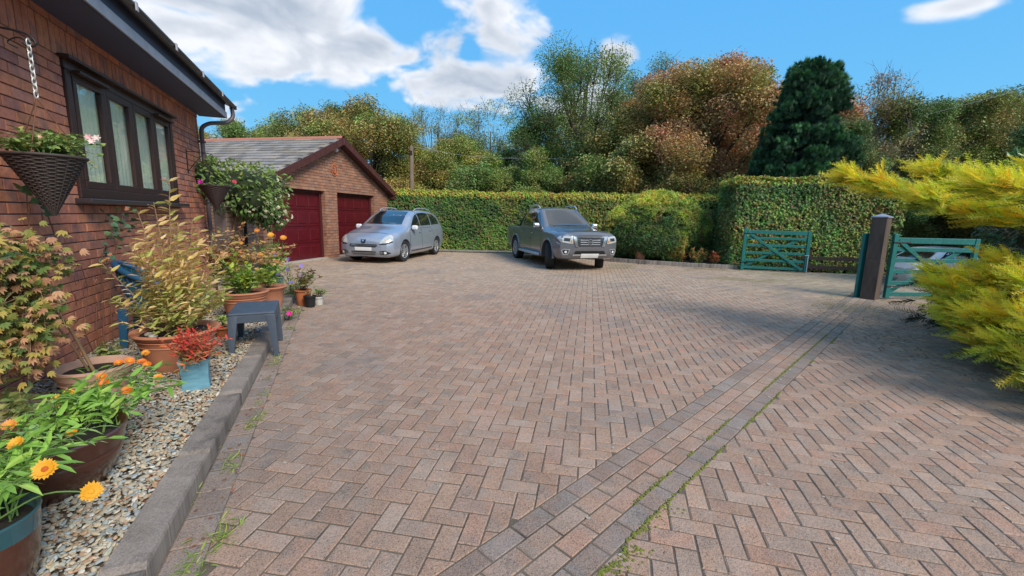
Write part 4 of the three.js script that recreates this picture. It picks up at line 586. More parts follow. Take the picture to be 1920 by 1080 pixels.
// ------------------------------------------------------------------ foliage
function leafGeo(L, W, fold = .25, bend = .15, tip = .5) { // lies along +z, normal +y, two halves folded along the midrib
  const z = [0, L * .3, L * .68, L], w = [.02 * W, W * .5, W * .4 * (tip * 2), 0], y = q => -bend * L * (q / L) ** 2; const mb = new MB();
  for (let i = 0; i < 3; i++) for (const s of [1, -1]) { const a = [0, y(z[i]), z[i]], b = [0, y(z[i + 1]), z[i + 1]], c = [s * w[i + 1], y(z[i + 1]) + fold * w[i + 1], z[i + 1]], d = [s * w[i], y(z[i]) + fold * w[i], z[i]]; if (s > 0) { mb.tri(a, b, c, [1, 1, 1]); if (i) mb.tri(a, c, d, [1, 1, 1]); } else { mb.tri(a, c, b, [1, 1, 1]); if (i) mb.tri(a, d, c, [1, 1, 1]); } }
  return mb.geo;
}
function palmGeo(L, W, n = 5) { const mb = new MB(); for (let i = 0; i < n; i++) { const a = (i - (n - 1) / 2) * (2.0 / (n - 1)) * .95, s = 1 - .16 * Math.abs(i - (n - 1) / 2); mb.add(leafGeo(L * s, W, .2, .22), new THREE.Matrix4().makeRotationY(a)); } return mb.geo; }
function clusterGeo(n, R, L, W, seed, up = .4, flat = .8) { // simple two-triangle leaves scattered in a little ball
  const r = RNG(seed), mb = new MB();
  for (let i = 0; i < n; i++) { const p = V(rr(r, -1, 1), rr(r, -1, 1) * flat, rr(r, -1, 1)); if (p.length() > 1.1) { i--; continue; } p.multiplyScalar(R); const q = QE(rr(r, -1.2, 1.2) * (1 - up), r() * 6.28, rr(r, -1, 1) * (1 - up), 'YXZ'); const k = rr(r, .75, 1.2), f = (x, y, z) => { const v = V(x * k, y * k, z * k).applyQuaternion(q).add(p); return [v.x, v.y, v.z]; }; const A = f(0, 0, -L / 2), B = f(W / 2, .18 * W, 0), C = f(0, -.06 * L, L / 2), D = f(-W / 2, .18 * W, 0); mb.tri(A, C, B, [1, 1, 1]); mb.tri(A, D, C, [1, 1, 1]); }
  return mb.geo;
}
const CL = { broad: [1, 2, 3].map(s => clusterGeo(26, .42, .125, .09, s)), fineB: clusterGeo(26, .42, .11, .06, 5), sparse: clusterGeo(9, .38, .16, .09, 6), needle: clusterGeo(26, .34, .17, .022, 7, .1), hedge: clusterGeo(7, .065, .064, .046, 8, .25), yew: clusterGeo(16, .075, .10, .02, 9, .2) };
const rand3 = r => V(rr(r, -1, 1), rr(r, -1, 1), rr(r, -1, 1));
function tree(name, label, x, z, o) {
  const r = RNG(o.seed), y0 = terr(x, z), T = thing(name, label, o.cat || 'tree', [x, y0, z], 0, o.group), h = o.h - y0, th = o.trunk ?? h * .3, tb = new MB(), top = V(rr(r, -.4, .4), h * .82, rr(r, -.4, .4));
  const tp = [V(0, -.3, 0), V(rr(r, -.12, .12), h * .3, rr(r, -.12, .12)), V(top.x * .6, h * .58, top.z * .6), top], tc = new THREE.CatmullRomCurve3(tp), tr = o.tr || h * .022; tb.tube(tp, tr, tr * .25, 8, 4);
  const cy = (h + th) / 2, ry = (h - th) / 2, L = [], cl = [];
  for (let i = 0, g = 0; i < o.n && g < o.n * 30; g++) { const p = rand3(r); const l = p.length(); if (l > 1 || l < .35 * (1 - (o.fill || 0))) continue; if (o.cone && Math.hypot(p.x, p.z) > (1 - (p.y + 1) / 2) * 1.15 + .08) continue; if (o.flatBot && p.y < -.75) continue; const c = V(p.x * o.r, cy + p.y * ry, p.z * (o.rz || o.r)); c.addScaledVector(rand3(r), .25); cl.push(c); i++; }
  const pal = o.cols, sun = o.tint || [1, 1, 1];
  for (const c of cl) {
    const hy = clamp((c.y - th) / (h - th)), a = tc.getPointAt(clamp((c.y / h) * .62, .12, .9)), m = a.clone().lerp(c, .5).add(V(0, -.05 * o.r + rr(r, -.15, .15), 0)); const lr = tr * lerp(.42, .14, hy); tb.tube([a, m, c], lr, lr * .3, 5, 3);
    const cr = o.cr * (o.kc ?? .80) * rr(r, .7, 1.25), base = mixc(pal[Math.floor(r() * pal.length)], pal[Math.floor(r() * pal.length)], r());
    for (let k = 0; k < (o.twigs ?? 4); k++) { const e = c.clone().add(rand3(r).multiplyScalar(cr * 1.05).add(V(0, cr * .3, 0))); tb.tube([c.clone().lerp(a, .12), c.clone().lerp(e, .5).addScaledVector(rand3(r), .1), e], lr * .32, .006, 4, 2); if (o.wisp) for (let q = 0; q < o.wisp; q++) { const s = c.clone().lerp(e, rr(r, .4, .95)); tb.tube([s, s.clone().add(rand3(r).multiplyScalar(.35).add(V(0, .28, 0)))], .008, .003, 3); } }
    const nl = Math.round(o.leaves * 1.45 * rr(r, .7, 1.25));
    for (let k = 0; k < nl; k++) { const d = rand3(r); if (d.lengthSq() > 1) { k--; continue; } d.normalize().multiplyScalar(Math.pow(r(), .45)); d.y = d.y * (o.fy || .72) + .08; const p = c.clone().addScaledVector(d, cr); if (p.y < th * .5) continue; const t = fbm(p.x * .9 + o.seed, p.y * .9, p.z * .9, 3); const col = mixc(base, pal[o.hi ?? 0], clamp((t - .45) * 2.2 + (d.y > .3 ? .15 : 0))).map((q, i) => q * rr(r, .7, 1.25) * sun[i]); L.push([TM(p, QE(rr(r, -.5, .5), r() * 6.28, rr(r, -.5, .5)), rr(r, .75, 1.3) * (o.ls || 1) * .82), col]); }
  }
  tb.mesh('trunk', o.bark || M.bark, T); copies('crown', o.leaf || CL.broad[o.seed % 3], LM, L, T); return T;
}
const G1 = [.20, .31, .07], G2 = [.31, .37, .085], G3 = [.13, .21, .06], O1 = [.64, .39, .165], O2 = [.50, .37, .11], O3 = [.37, .33, .095], Y1 = [.46, .45, .085], B1 = [.25, .34, .16];
const bg = 'trees standing behind the long hedge';
tree('tree', 'olive green broad tree rising above the left end of the garage ridge', -14.6, -28.5, { h: 7.9, r: 3.4, n: 44, cr: 1.15, leaves: 70, cols: [O3, G2, G1], seed: 101, trunk: 1.5, fill: .5 });
tree('tree', 'low distant yellowish tree just past the end of the gutter', -20.5, -33, { h: 7.2, r: 3.2, n: 26, cr: 1.15, leaves: 60, cols: [Y1, G2, O2], seed: 118, trunk: 1.5, fill: .5 });
tree('tree', 'rounded dense olive and orange tree directly behind the garage roof', -8.9, -27.4, { h: 7.6, r: 4.4, n: 84, cr: 1.2, leaves: 80, cols: [O2, G1, G2, O3], seed: 102, trunk: .6, fill: .6 });
tree('tree', 'dark blue-green tree crown peeping between the two olive trees above garage', -11.3, -30, { h: 7.9, r: 2.6, n: 34, cr: 1.0, leaves: 70, cols: [B1, G3, G1], seed: 103, trunk: 1.2, fill: .5 });
tree('tree', 'yellow-tinged bushy tree just right of the utility pole', -4.0, -27.6, { h: 5.6, r: 2.6, n: 44, cr: .95, leaves: 75, cols: [Y1, G2, O2], seed: 104, trunk: .3, fill: .6 });
tree('tree', 'full yellow-green tree in the gap between the bare tree and pale-stemmed tree', -3.2, -29.5, { h: 6.3, r: 2.3, n: 40, cr: 1.0, leaves: 60, cols: [G2, G1, O3], seed: 143, trunk: .5, fill: .6 });
tree('tree', 'mid-green tree low behind the hedge just left of the tall ash', .9, -29, { h: 6.6, r: 2.3, n: 40, cr: 1.0, leaves: 55, cols: [G1, G2, B1], seed: 144, trunk: .5, fill: .6 });
tree('tree', 'nearly bare thin tree with fine twigs against blue sky above the pole', -6.3, -35.2, { h: 9.8, r: 2.9, n: 46, cr: 1.0, leaves: 10, twigs: 9, wisp: 3, cols: [O3, G2], seed: 105, trunk: 3, fill: .6, bark: M.barkPale, leaf: CL.sparse, tr: .14 });
tree('tree', 'slender open tree with pale stems and light leaves, left of the tall ash', -1.6, -33, { h: 9.2, r: 2.5, n: 44, cr: 1.0, leaves: 20, twigs: 8, wisp: 2, cols: [G2, O3, B1], seed: 106, trunk: 2.5, fill: .6, bark: M.barkPale, leaf: CL.sparse, tr: .15 });
tree('tree', 'thin airy tree with few grey-green leaves standing among pale stems', -3.9, -34.5, { h: 9.2, r: 2.3, n: 36, cr: .95, leaves: 13, twigs: 8, wisp: 3, cols: [B1, G2, O3], seed: 107, trunk: 2.6, fill: .6, bark: M.barkPale, leaf: CL.sparse, tr: .13 });
tree('ash_tree', 'tall green ash tree with open crown and visible dark limbs', 4.1, -26.8, { h: 10.9, r: 3.8, n: 78, cr: 1.1, leaves: 34, twigs: 7, kc: .98, fy: .9, cols: [G2, G1, [.24, .31, .11]], seed: 108, trunk: 2.6, fill: .2, tr: .36, leaf: CL.fineB, ls: 1.15 });
tree('tree', 'pale blue-green tall treetop showing behind the right of the ash', 8.5, -31, { h: 12.4, r: 2.2, n: 30, cr: 1.1, leaves: 42, twigs: 5, cols: [B1, [.2, .3, .15]], seed: 109, trunk: 4, fill: .5, leaf: CL.fineB, ls: 1.2 });
tree('oak_tree', 'large copper orange autumn tree in the middle of the skyline', 9.6, -23.4, { h: 9.0, r: 4.4, n: 108, cr: 1.2, leaves: 84, cols: [O1, [.62, .38, .17], O1, O2, [.50, .33, .17], G2], seed: 110, trunk: 1.8, fill: .5, tr: .32 });
tree('tree', 'mixed green and orange tree filling below the copper tree, left side', 5.9, -22.9, { h: 6.4, r: 2.6, n: 48, cr: 1.0, leaves: 78, cols: [O2, G1, O3], seed: 111, trunk: 1, fill: .6 });
tree('tree', 'shorter ochre tree between copper tree and dark cypress', 13.6, -22.2, { h: 7.4, r: 2.5, n: 40, cr: 1.0, leaves: 76, cols: [O1, O3, [.55, .32, .14]], seed: 112, trunk: 1, fill: .6 });
tree('tree', 'wispy reddish-grey almost bare treetop behind the dark cypress', 17.6, -23.6, { h: 9.4, r: 3.0, n: 52, cr: 1.0, leaves: 17, twigs: 9, wisp: 3, cols: [[.45, .33, .25], O3], seed: 113, trunk: 3, fill: .6, bark: M.barkPale, leaf: CL.sparse });
[[-6.2, -26.4, 3.7, 1.8, [Y1, G2, O2], 120, 'yellow-olive bush at the foot of the utility pole behind the hedge'], [-2.0, -24.6, 4.3, 2.0, [G1, G2, O3], 121, 'mid-green bush behind the hedge above the gap between the cars'], [.9, -24.8, 4.7, 2.1, [G2, G1, [.2, .33, .07]], 122, 'bright green bush behind the hedge left of the pickup roof'], [3.4, -24.2, 4.2, 1.9, [O3, G1, G3], 123, 'brownish green bush behind the hedge right above the pickup'], [7.6, -21.4, 4.0, 1.9, [O2, G1, G3], 124, 'shaded ochre bush under the copper tree'], [10.6, -20.6, 3.6, 1.8, [G3, G1, O3], 125, 'dark bush under the copper tree beside the cypress'], [-10.2, -22.3, 4.2, 1.9, [O2, G1, G2], 126, 'olive bush right behind the garage gable']].forEach(b => tree('bush', b[6], b[0], b[1], { h: b[2], r: b[3], n: 34, cr: .85, leaves: 66, cols: b[4], seed: b[5], trunk: .1, fill: .7, cat: 'bush', ls: .8 }));
// the wooded slope on the right
[[12.9, -18.2, 5.7, 1.7, [G3, G1, O3], 130, 'dark green tree close behind the cypress, on its right'], [19.2, -23.4, 8.0, 2.8, [G1, G3, O3], 131, 'mixed green tree on the right beneath the wire'], [24.5, -24.5, 8.6, 3.3, [O3, G2, G1], 132, 'olive-tinged tree in the right-hand wood under the small white cloud'], [22.4, -17.6, 6.0, 2.6, [G3, G3, G1], 133, 'shadowy evergreen thicket tree above the shaded gate'], [18.6, -13.9, 4.8, 2.1, [G3, [.09, .14, .045]], 134, 'dark round tree above the gate and golden conifer'], [28.5, -28.5, 9.0, 3.6, [G1, O3, G3], 135, 'tall hazy tree on the wooded slope, left end'], [34, -31.5, 9.9, 3.9, [B1, G1, O3], 136, 'blue-green tree crest on the wooded slope'], [39.5, -33, 10.8, 4.2, [G1, B1, G3], 137, 'dark crest tree on the wooded slope towards the right'], [45.5, -35.5, 12.2, 4.6, [G1, G3, B1], 138, 'rightmost crest tree on the wooded slope'], [30.5, -23.5, 8.8, 3.4, [G2, G1, G3], 139, 'mid-slope olive tree at the right'], [37, -26.5, 10.6, 3.8, [G1, O3, G3], 140, 'mid-slope green tree at the far right'], [25.5, -18.6, 7.0, 3.0, [G3, O3, G1], 141, 'lower slope dark tree beneath the wire at the right']].forEach(b => tree('woodland_tree', b[6], b[0], b[1], { h: b[2], r: b[3], n: 48, cr: b[3] * .33, leaves: 66, cols: b[4], seed: b[5], trunk: .2, fill: .7, ls: b[3] * .3 }));
// distant belt behind everything, one mass
{ const r = RNG(150), L = []; for (let i = 0; i < 9000; i++) { const a = lerp(-.95, 1.3, r()), d = rr(r, 62, 95), hh = (a > .55 ? 7.5 : 4.6) * (.6 + .8 * fbm(a * 9, d * .03, 1, 3)), y = r() * hh, x = Math.sin(a) * d, z = -Math.cos(a) * d; const c = mixc(mixc(G1, O3, fbm(a * 14, 2, d * .1, 2)), B1, .5).map(q => q * rr(r, .7, 1.2)); L.push([TM([x, terr(x, z) + y, z], QE(rr(r, -.6, .6), r() * 6.3, rr(r, -.6, .6)), rr(r, 2.2, 4)), c]); } const m = copies(numbered('far_woodland'), CL.broad[0], LM, L, scene); tag(m, 'far belt of woodland glimpsed between and behind the nearer trees', 'woodland'); }
// dark cypress
{ const T = thing('cypress', 'big dark green cone-shaped cypress behind the tall hedge', 'tree', [10.35, -.05, -16.1]), r = RNG(160), fan = new MB();
  for (let i = 0; i < 15; i++) { const a = (i - 7) * .16, l = .24 * (1 - .35 * Math.abs(a)), q = QE(rr(r, -.3, .3), 0, -a); const f = (x, y, z) => { const v = V(x, y, z).applyQuaternion(q); return [v.x, v.y, v.z]; }; fan.tri(f(-.014, .03, 0), f(.014, .03, 0), f(0, l, .04), [1, 1, 1]); fan.tri(f(-.02, .08, .02), f(.006, .07, 0), f(-.035, l * .72, .05), [1, 1, 1]); fan.tri(f(.02, .08, .02), f(-.006, .07, 0), f(.035, l * .72, .05), [1, 1, 1]); }
  const g = fan.geo, L = [], Hh = 6.95, RB = 1.78; new MB().tube([[0, 0, 0], [0, 3, 0], [0, 6.3, 0]], .22, .05, 8).mesh('trunk', M.bark, T);
  const prof = t => RB * (t < .16 ? lerp(.9, 1, t / .16) : Math.pow(1 - (t - .16) / .84, .62)) + .10;
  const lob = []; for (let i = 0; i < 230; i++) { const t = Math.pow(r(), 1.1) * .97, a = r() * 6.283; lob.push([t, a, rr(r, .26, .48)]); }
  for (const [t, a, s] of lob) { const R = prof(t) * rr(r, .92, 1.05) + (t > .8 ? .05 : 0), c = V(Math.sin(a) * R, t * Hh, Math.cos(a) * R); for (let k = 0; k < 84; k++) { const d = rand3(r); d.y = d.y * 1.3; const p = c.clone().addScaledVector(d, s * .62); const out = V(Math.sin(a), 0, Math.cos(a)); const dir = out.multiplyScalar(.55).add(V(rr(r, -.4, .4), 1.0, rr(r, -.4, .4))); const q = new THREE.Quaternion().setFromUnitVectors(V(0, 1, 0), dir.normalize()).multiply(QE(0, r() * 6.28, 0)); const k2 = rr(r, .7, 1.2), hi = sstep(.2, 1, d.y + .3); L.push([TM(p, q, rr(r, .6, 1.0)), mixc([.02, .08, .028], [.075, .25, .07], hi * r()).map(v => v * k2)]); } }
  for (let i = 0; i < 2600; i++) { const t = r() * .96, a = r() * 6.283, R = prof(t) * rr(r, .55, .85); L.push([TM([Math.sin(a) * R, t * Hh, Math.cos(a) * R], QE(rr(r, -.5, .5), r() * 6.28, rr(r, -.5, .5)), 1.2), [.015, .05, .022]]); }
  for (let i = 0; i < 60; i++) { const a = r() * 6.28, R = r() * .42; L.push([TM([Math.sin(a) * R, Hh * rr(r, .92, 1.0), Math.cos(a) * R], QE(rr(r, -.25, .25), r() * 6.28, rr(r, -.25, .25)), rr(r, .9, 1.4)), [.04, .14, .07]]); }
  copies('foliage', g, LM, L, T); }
// clipped hedges: leaf tufts on the faces of a solid twiggy core
function hedge(name, label, pts, dep, hh, o) { // pts: foot of the near face, left to right; the body lies behind it
  const T = thing(name, label, 'hedge', [0, 0, 0]), r = RNG(o.seed), L = [], core = new MB();
  for (let i = 0; i < pts.length - 1; i++) {
    const A = V(pts[i][0], 0, pts[i][1]), B = V(pts[i + 1][0], 0, pts[i + 1][1]), d = B.clone().sub(A), len = d.length(); d.normalize(); const n = V(-d.z, 0, d.x); if (n.z < 0) n.negate(); const bk = n.clone().multiplyScalar(-1);
    const q = (s, y, k) => { const v = A.clone().addScaledVector(d, s).addScaledVector(bk, k); return [v.x, y, v.z]; }; const e = .12, y1 = hh - .12;
    core.quad(q(0, .05, e), q(len, .05, e), q(len, y1, e), q(0, y1, e)); core.quad(q(0, y1, e), q(len, y1, e), q(len, y1, dep - e), q(0, y1, dep - e)); core.quad(q(len, .05, dep - e), q(0, .05, dep - e), q(0, y1, dep - e), q(len, y1, dep - e)); if (i === 0) core.quad(q(e, .05, dep - e), q(e, .05, e), q(e, y1, e), q(e, y1, dep - e)); if (i === pts.length - 2) core.quad(q(len - e, .05, e), q(len - e, .05, dep - e), q(len - e, y1, dep - e), q(len - e, y1, e));
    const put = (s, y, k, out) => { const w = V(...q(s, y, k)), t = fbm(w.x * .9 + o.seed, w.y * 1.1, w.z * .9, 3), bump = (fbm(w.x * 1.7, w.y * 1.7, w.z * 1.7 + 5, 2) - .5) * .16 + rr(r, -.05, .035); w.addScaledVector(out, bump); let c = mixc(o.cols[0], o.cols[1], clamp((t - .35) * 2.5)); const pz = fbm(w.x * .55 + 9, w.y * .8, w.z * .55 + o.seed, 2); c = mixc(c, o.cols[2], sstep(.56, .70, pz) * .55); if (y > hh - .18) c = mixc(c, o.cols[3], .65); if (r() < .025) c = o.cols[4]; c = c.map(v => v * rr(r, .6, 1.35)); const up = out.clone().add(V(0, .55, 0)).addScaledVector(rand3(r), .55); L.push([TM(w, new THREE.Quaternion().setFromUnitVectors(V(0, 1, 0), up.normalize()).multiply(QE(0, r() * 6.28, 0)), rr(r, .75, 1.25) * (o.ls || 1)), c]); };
    const rnd = o.round || .12, D = o.dens;
    for (let k = 0; k < len * hh * D; k++) { const s = r() * len, y = rr(r, .03, hh); const in2 = y > hh - rnd ? rnd - Math.sqrt(Math.max(0, rnd * rnd - (y - hh + rnd) ** 2)) : 0; put(s, y, in2, n); }
    for (let k = 0; k < len * dep * D * .8; k++) put(r() * len, hh - .02, r() * dep, V(0, 1, 0));
    for (let k = 0; k < len * hh * D * .2; k++) put(r() * len, rr(r, .05, hh), dep, bk);
    if (i === 0) for (let k = 0; k < dep * hh * D; k++) put(0, rr(r, .03, hh), r() * dep, d.clone().negate()); if (i === pts.length - 2) for (let k = 0; k < dep * hh * D; k++) put(len, rr(r, .03, hh), r() * dep, d);
    for (let k = 0; k < len * 26; k++) put(r() * len, hh + rr(r, 0, .09), rr(r, 0, dep), V(0, 1, 0));
  }
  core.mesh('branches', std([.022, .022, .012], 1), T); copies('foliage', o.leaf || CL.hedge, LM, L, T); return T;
}
hedge('hedge', 'long level clipped hedge across the back behind both vehicles', [[-5.25, -18.05], [-3.0, -18.75], [-.05, -18.55], [4.3, -18.15], [8.6, -17.2]], .9, 2.42, { seed: 201, dens: 440, cols: [[.10, .19, .04], [.24, .34, .065], [.34, .32, .06], [.62, .58, .08], [.34, .17, .07]] });
hedge('hedge', 'tall thick block of clipped hedge behind the open green gate', [[7.0, -13.85], [9.0, -13.45], [11.4, -12.95]], 2.0, 2.80, { seed: 202, dens: 480, round: .3, ls: 1.12, cols: [[.11, .20, .05], [.25, .37, .08], [.33, .30, .07], [.62, .58, .09], [.40, .2, .08]] });
// rounded shrub in the far flower bed
{ const T = thing('rounded_shrub', 'large clipped dome-shaped green shrub with yellow-green top beside the pickup', 'shrub', [5.15, .08, -15.75]), r = RNG(210), L = []; const lobes = [[0, 1.25, 0, 1.5, 1.08], [-.95, 1.0, .2, 1.0, .85], [.85, 1.1, .1, .95, .9], [.2, 1.55, -.1, 1.2, .85], [-.2, .7, .5, 1.1, .6], [-.5, 1.45, .3, .8, .7]];
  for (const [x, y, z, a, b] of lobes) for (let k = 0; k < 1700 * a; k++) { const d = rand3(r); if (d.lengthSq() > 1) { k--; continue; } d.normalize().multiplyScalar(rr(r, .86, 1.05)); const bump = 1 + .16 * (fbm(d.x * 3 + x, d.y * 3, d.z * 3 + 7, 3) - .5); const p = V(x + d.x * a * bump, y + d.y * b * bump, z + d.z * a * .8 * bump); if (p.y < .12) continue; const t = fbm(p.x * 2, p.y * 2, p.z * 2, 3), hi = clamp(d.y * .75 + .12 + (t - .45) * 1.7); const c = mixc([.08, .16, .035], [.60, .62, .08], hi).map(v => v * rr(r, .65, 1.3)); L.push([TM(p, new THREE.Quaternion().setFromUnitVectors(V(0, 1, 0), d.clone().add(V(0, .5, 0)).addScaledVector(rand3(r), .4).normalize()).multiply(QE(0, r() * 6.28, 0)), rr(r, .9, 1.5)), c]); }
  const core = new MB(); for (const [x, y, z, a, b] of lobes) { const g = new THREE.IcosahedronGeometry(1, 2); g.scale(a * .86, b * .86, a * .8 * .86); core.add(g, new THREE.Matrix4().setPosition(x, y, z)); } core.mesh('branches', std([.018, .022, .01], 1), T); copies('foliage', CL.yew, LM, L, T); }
// laurel behind the golden conifer
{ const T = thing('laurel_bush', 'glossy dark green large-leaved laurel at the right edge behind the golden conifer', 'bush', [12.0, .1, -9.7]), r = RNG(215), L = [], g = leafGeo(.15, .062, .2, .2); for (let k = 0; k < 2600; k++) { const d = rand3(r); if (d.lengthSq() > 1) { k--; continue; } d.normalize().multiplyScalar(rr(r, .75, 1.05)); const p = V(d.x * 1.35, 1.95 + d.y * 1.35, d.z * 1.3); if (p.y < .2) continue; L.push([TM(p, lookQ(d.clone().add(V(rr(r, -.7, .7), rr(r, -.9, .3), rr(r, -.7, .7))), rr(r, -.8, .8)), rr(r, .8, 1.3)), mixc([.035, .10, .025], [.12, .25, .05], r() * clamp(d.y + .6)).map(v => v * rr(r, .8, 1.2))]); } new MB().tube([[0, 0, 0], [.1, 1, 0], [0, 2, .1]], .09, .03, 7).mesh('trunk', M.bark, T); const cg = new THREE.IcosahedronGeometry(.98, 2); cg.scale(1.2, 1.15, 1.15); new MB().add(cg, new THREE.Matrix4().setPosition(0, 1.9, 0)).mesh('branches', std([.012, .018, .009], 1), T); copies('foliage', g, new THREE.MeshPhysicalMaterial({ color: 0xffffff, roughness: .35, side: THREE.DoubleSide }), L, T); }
// golden conifer: plumes of feathery sprays on arching branches
{ const T = thing('golden_conifer', 'spreading golden yellow conifer overhanging the drive at the right edge', 'conifer', [7.3, 0, -4.9]), r = RNG(220), O = V(7.3, 0, -4.9), tw = new MB(), L = [], D = [];
  const fr = new MB(), rq = RNG(3); for (let i = 0; i < 17; i++) { const t = i / 17, z = t * .20, s = i % 2 ? 1 : -1, l = .085 * (1 - t * .65) * rr(rq, .8, 1.2), a = rr(rq, .45, .75) * s, up = rr(rq, -.25, .55); const dx = Math.sin(a) * l, dz = Math.cos(a) * l, dy = up * l; fr.tri([-.005, 0, z], [.005, .004, z + .006], [dx, dy, z + dz], [1, 1, 1]); fr.tri([dx * .35, dy * .35 - .006, z + dz * .3], [dx * .45, dy * .45 + .006, z + dz * .35], [dx * 1.1 + s * .012, dy + .012, z + dz * .75], [1, 1, 1]); } fr.tri([-.004, 0, 0], [.004, 0, 0], [0, .01, .24], [1, 1, 1]); const fg = fr.geo;
  // each plume: root, tip (world), thickness; branchlets leave its axis and carry the sprays
  const plumes = [[[6.8, 1.62, -4.9], [4.36, 2.12, -5.85], .24], [[6.8, 1.7, -4.8], [4.74, 2.12, -5.10], .22], [[6.4, 1.55, -4.5], [4.55, 1.82, -4.9], .20], [[6.0, 1.7, -3.7], [4.22, 1.88, -3.95], .20], [[6.4, 1.95, -3.8], [4.85, 2.02, -4.1], .14], [[6.4, 1.5, -4.1], [4.85, 1.66, -4.6], .18],
    [[7.1, .70, -5.2], [5.45, .90, -5.45], .22], [[7.1, .55, -5.2], [5.3, .74, -5.2], .24], [[6.9, .52, -4.9], [5.12, .62, -4.85], .24], [[6.8, .75, -4.7], [5.25, .98, -4.75], .22], [[6.7, .85, -4.4], [5.05, 1.14, -4.35], .22], [[6.6, .5, -4.4], [4.86, .58, -4.35], .25], [[6.4, .6, -4.0], [4.70, .72, -3.95], .25], [[6.2, .42, -3.9], [4.60, .42, -3.85], .25], [[6.2, .8, -3.8], [4.62, 1.02, -3.7], .23], [[6.0, .32, -3.5], [4.36, .32, -3.4], .25], [[6.0, .6, -3.4], [4.34, .66, -3.3], .25], [[6.8, .35, -5.0], [5.3, .36, -5.0], .24], [[6.5, .3, -4.5], [5.0, .28, -4.4], .25], [[5.9, .85, -3.3], [4.34, .95, -3.15], .22], [[5.8, .25, -3.2], [4.4, .2, -3.1], .24]];
  for (const [a0, b0, th] of plumes) {
    const A = V(...a0), B = V(...b0), dir = B.clone().sub(A), len = dir.length(); dir.normalize(); const m = A.clone().lerp(B, .5).add(V(0, -.05 * len, 0)); const cv = new THREE.CatmullRomCurve3([A, m, B]); tw.tube([A.clone().sub(O), m.clone().sub(O), B.clone().sub(O)], .028, .005, 6, 4);
    const side = V(-dir.z, 0, dir.x), n = Math.round(len * 22);
    for (let k = 0; k < n; k++) { const t = k < 3 ? .97 : Math.pow(r(), .85) * .96, c = cv.getPointAt(t), u = rr(r, -1, 1), v = rr(r, -.75, 1), w = th * (.45 + 1.0 * Math.pow(1 - t, .6)); const bd = dir.clone().multiplyScalar(rr(r, .7, 1.1)).addScaledVector(side, u * .95).add(V(0, v * .36 + .05, 0)).normalize(), bl = w * rr(r, .75, 1.3); const e = c.clone().addScaledVector(bd, bl); e.y -= bl * .16; tw.tube([c.clone().sub(O), e.clone().sub(O)], .005, .002, 3);
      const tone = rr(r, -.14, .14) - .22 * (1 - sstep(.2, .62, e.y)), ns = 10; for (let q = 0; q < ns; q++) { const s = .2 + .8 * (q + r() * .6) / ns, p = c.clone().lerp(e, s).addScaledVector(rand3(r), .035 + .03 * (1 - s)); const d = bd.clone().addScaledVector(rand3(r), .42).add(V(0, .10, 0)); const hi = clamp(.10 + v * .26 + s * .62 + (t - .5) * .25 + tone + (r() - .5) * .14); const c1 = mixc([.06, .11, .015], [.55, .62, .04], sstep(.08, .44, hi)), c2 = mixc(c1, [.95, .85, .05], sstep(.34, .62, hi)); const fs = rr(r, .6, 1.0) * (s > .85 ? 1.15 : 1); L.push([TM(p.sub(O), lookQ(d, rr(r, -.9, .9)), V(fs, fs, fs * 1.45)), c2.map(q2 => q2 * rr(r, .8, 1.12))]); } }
  }
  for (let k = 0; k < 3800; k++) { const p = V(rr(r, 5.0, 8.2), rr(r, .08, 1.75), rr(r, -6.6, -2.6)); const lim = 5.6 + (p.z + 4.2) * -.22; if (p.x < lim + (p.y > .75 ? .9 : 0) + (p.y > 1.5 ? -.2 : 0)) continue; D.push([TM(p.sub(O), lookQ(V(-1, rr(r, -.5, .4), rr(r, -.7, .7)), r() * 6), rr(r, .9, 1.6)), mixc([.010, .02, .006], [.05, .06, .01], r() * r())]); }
  for (let i = 0; i < 9; i++) { const a = rr(r, -1, 1); tw.tube([[rr(r, -.2, .2), 0, rr(r, -.2, .2)], [rr(r, -.4, .2), .4, a * .4], [rr(r, -.7, -.1), .8, a * .7]], .05, .02, 6); }
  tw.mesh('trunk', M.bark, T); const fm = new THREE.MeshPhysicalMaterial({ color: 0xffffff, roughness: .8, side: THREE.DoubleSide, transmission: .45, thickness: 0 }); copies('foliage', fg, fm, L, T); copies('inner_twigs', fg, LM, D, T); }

// ------------------------------------------------------------------ pots, potted plants and garden things on the gravel
const mats = (cols, o = {}) => cols.map(c => leafMat(c.map(q => Math.min(.9, q * 1.45)), { transmission: .3, thickness: 0, roughness: .7, ...o }));
// leaves = {g, k (which material), p (local), q, s}: the nearest become single meshes, the rest one part
function addLeaves(T, L, ms, max = 300, name = 'leaf') {
  T.updateMatrixWorld(); const cp = camera.position, w = V(); for (const o of L) { w.copy(o.p).applyMatrix4(T.matrixWorld); o.d = w.distanceTo(cp) + (view(w.x, w.y, w.z) && onScreen(w.x, w.y, w.z, 60) ? 0 : 50); } L.sort((a, b) => a.d - b.d);
  L.slice(0, max).forEach(o => { const m = mesh(name, o.g, ms[o.k], T); m.position.copy(o.p); m.quaternion.copy(o.q); m.scale.setScalar(o.s); });
  const rest = L.slice(max); if (rest.length) { const by = new Map(); copies('leaves', rest[0].g, LT, rest.map(o => [TM(o.p, o.q, o.s), ms[o.k].color.toArray()]), T); }
}
function lathe(prof, seg = 40, sx = 1, sz = 1) { const g = new THREE.LatheGeometry(prof.map(q => new THREE.Vector2(q[0], q[1])), seg); if (sx !== 1 || sz !== 1) g.scale(sx, 1, sz); return g; }
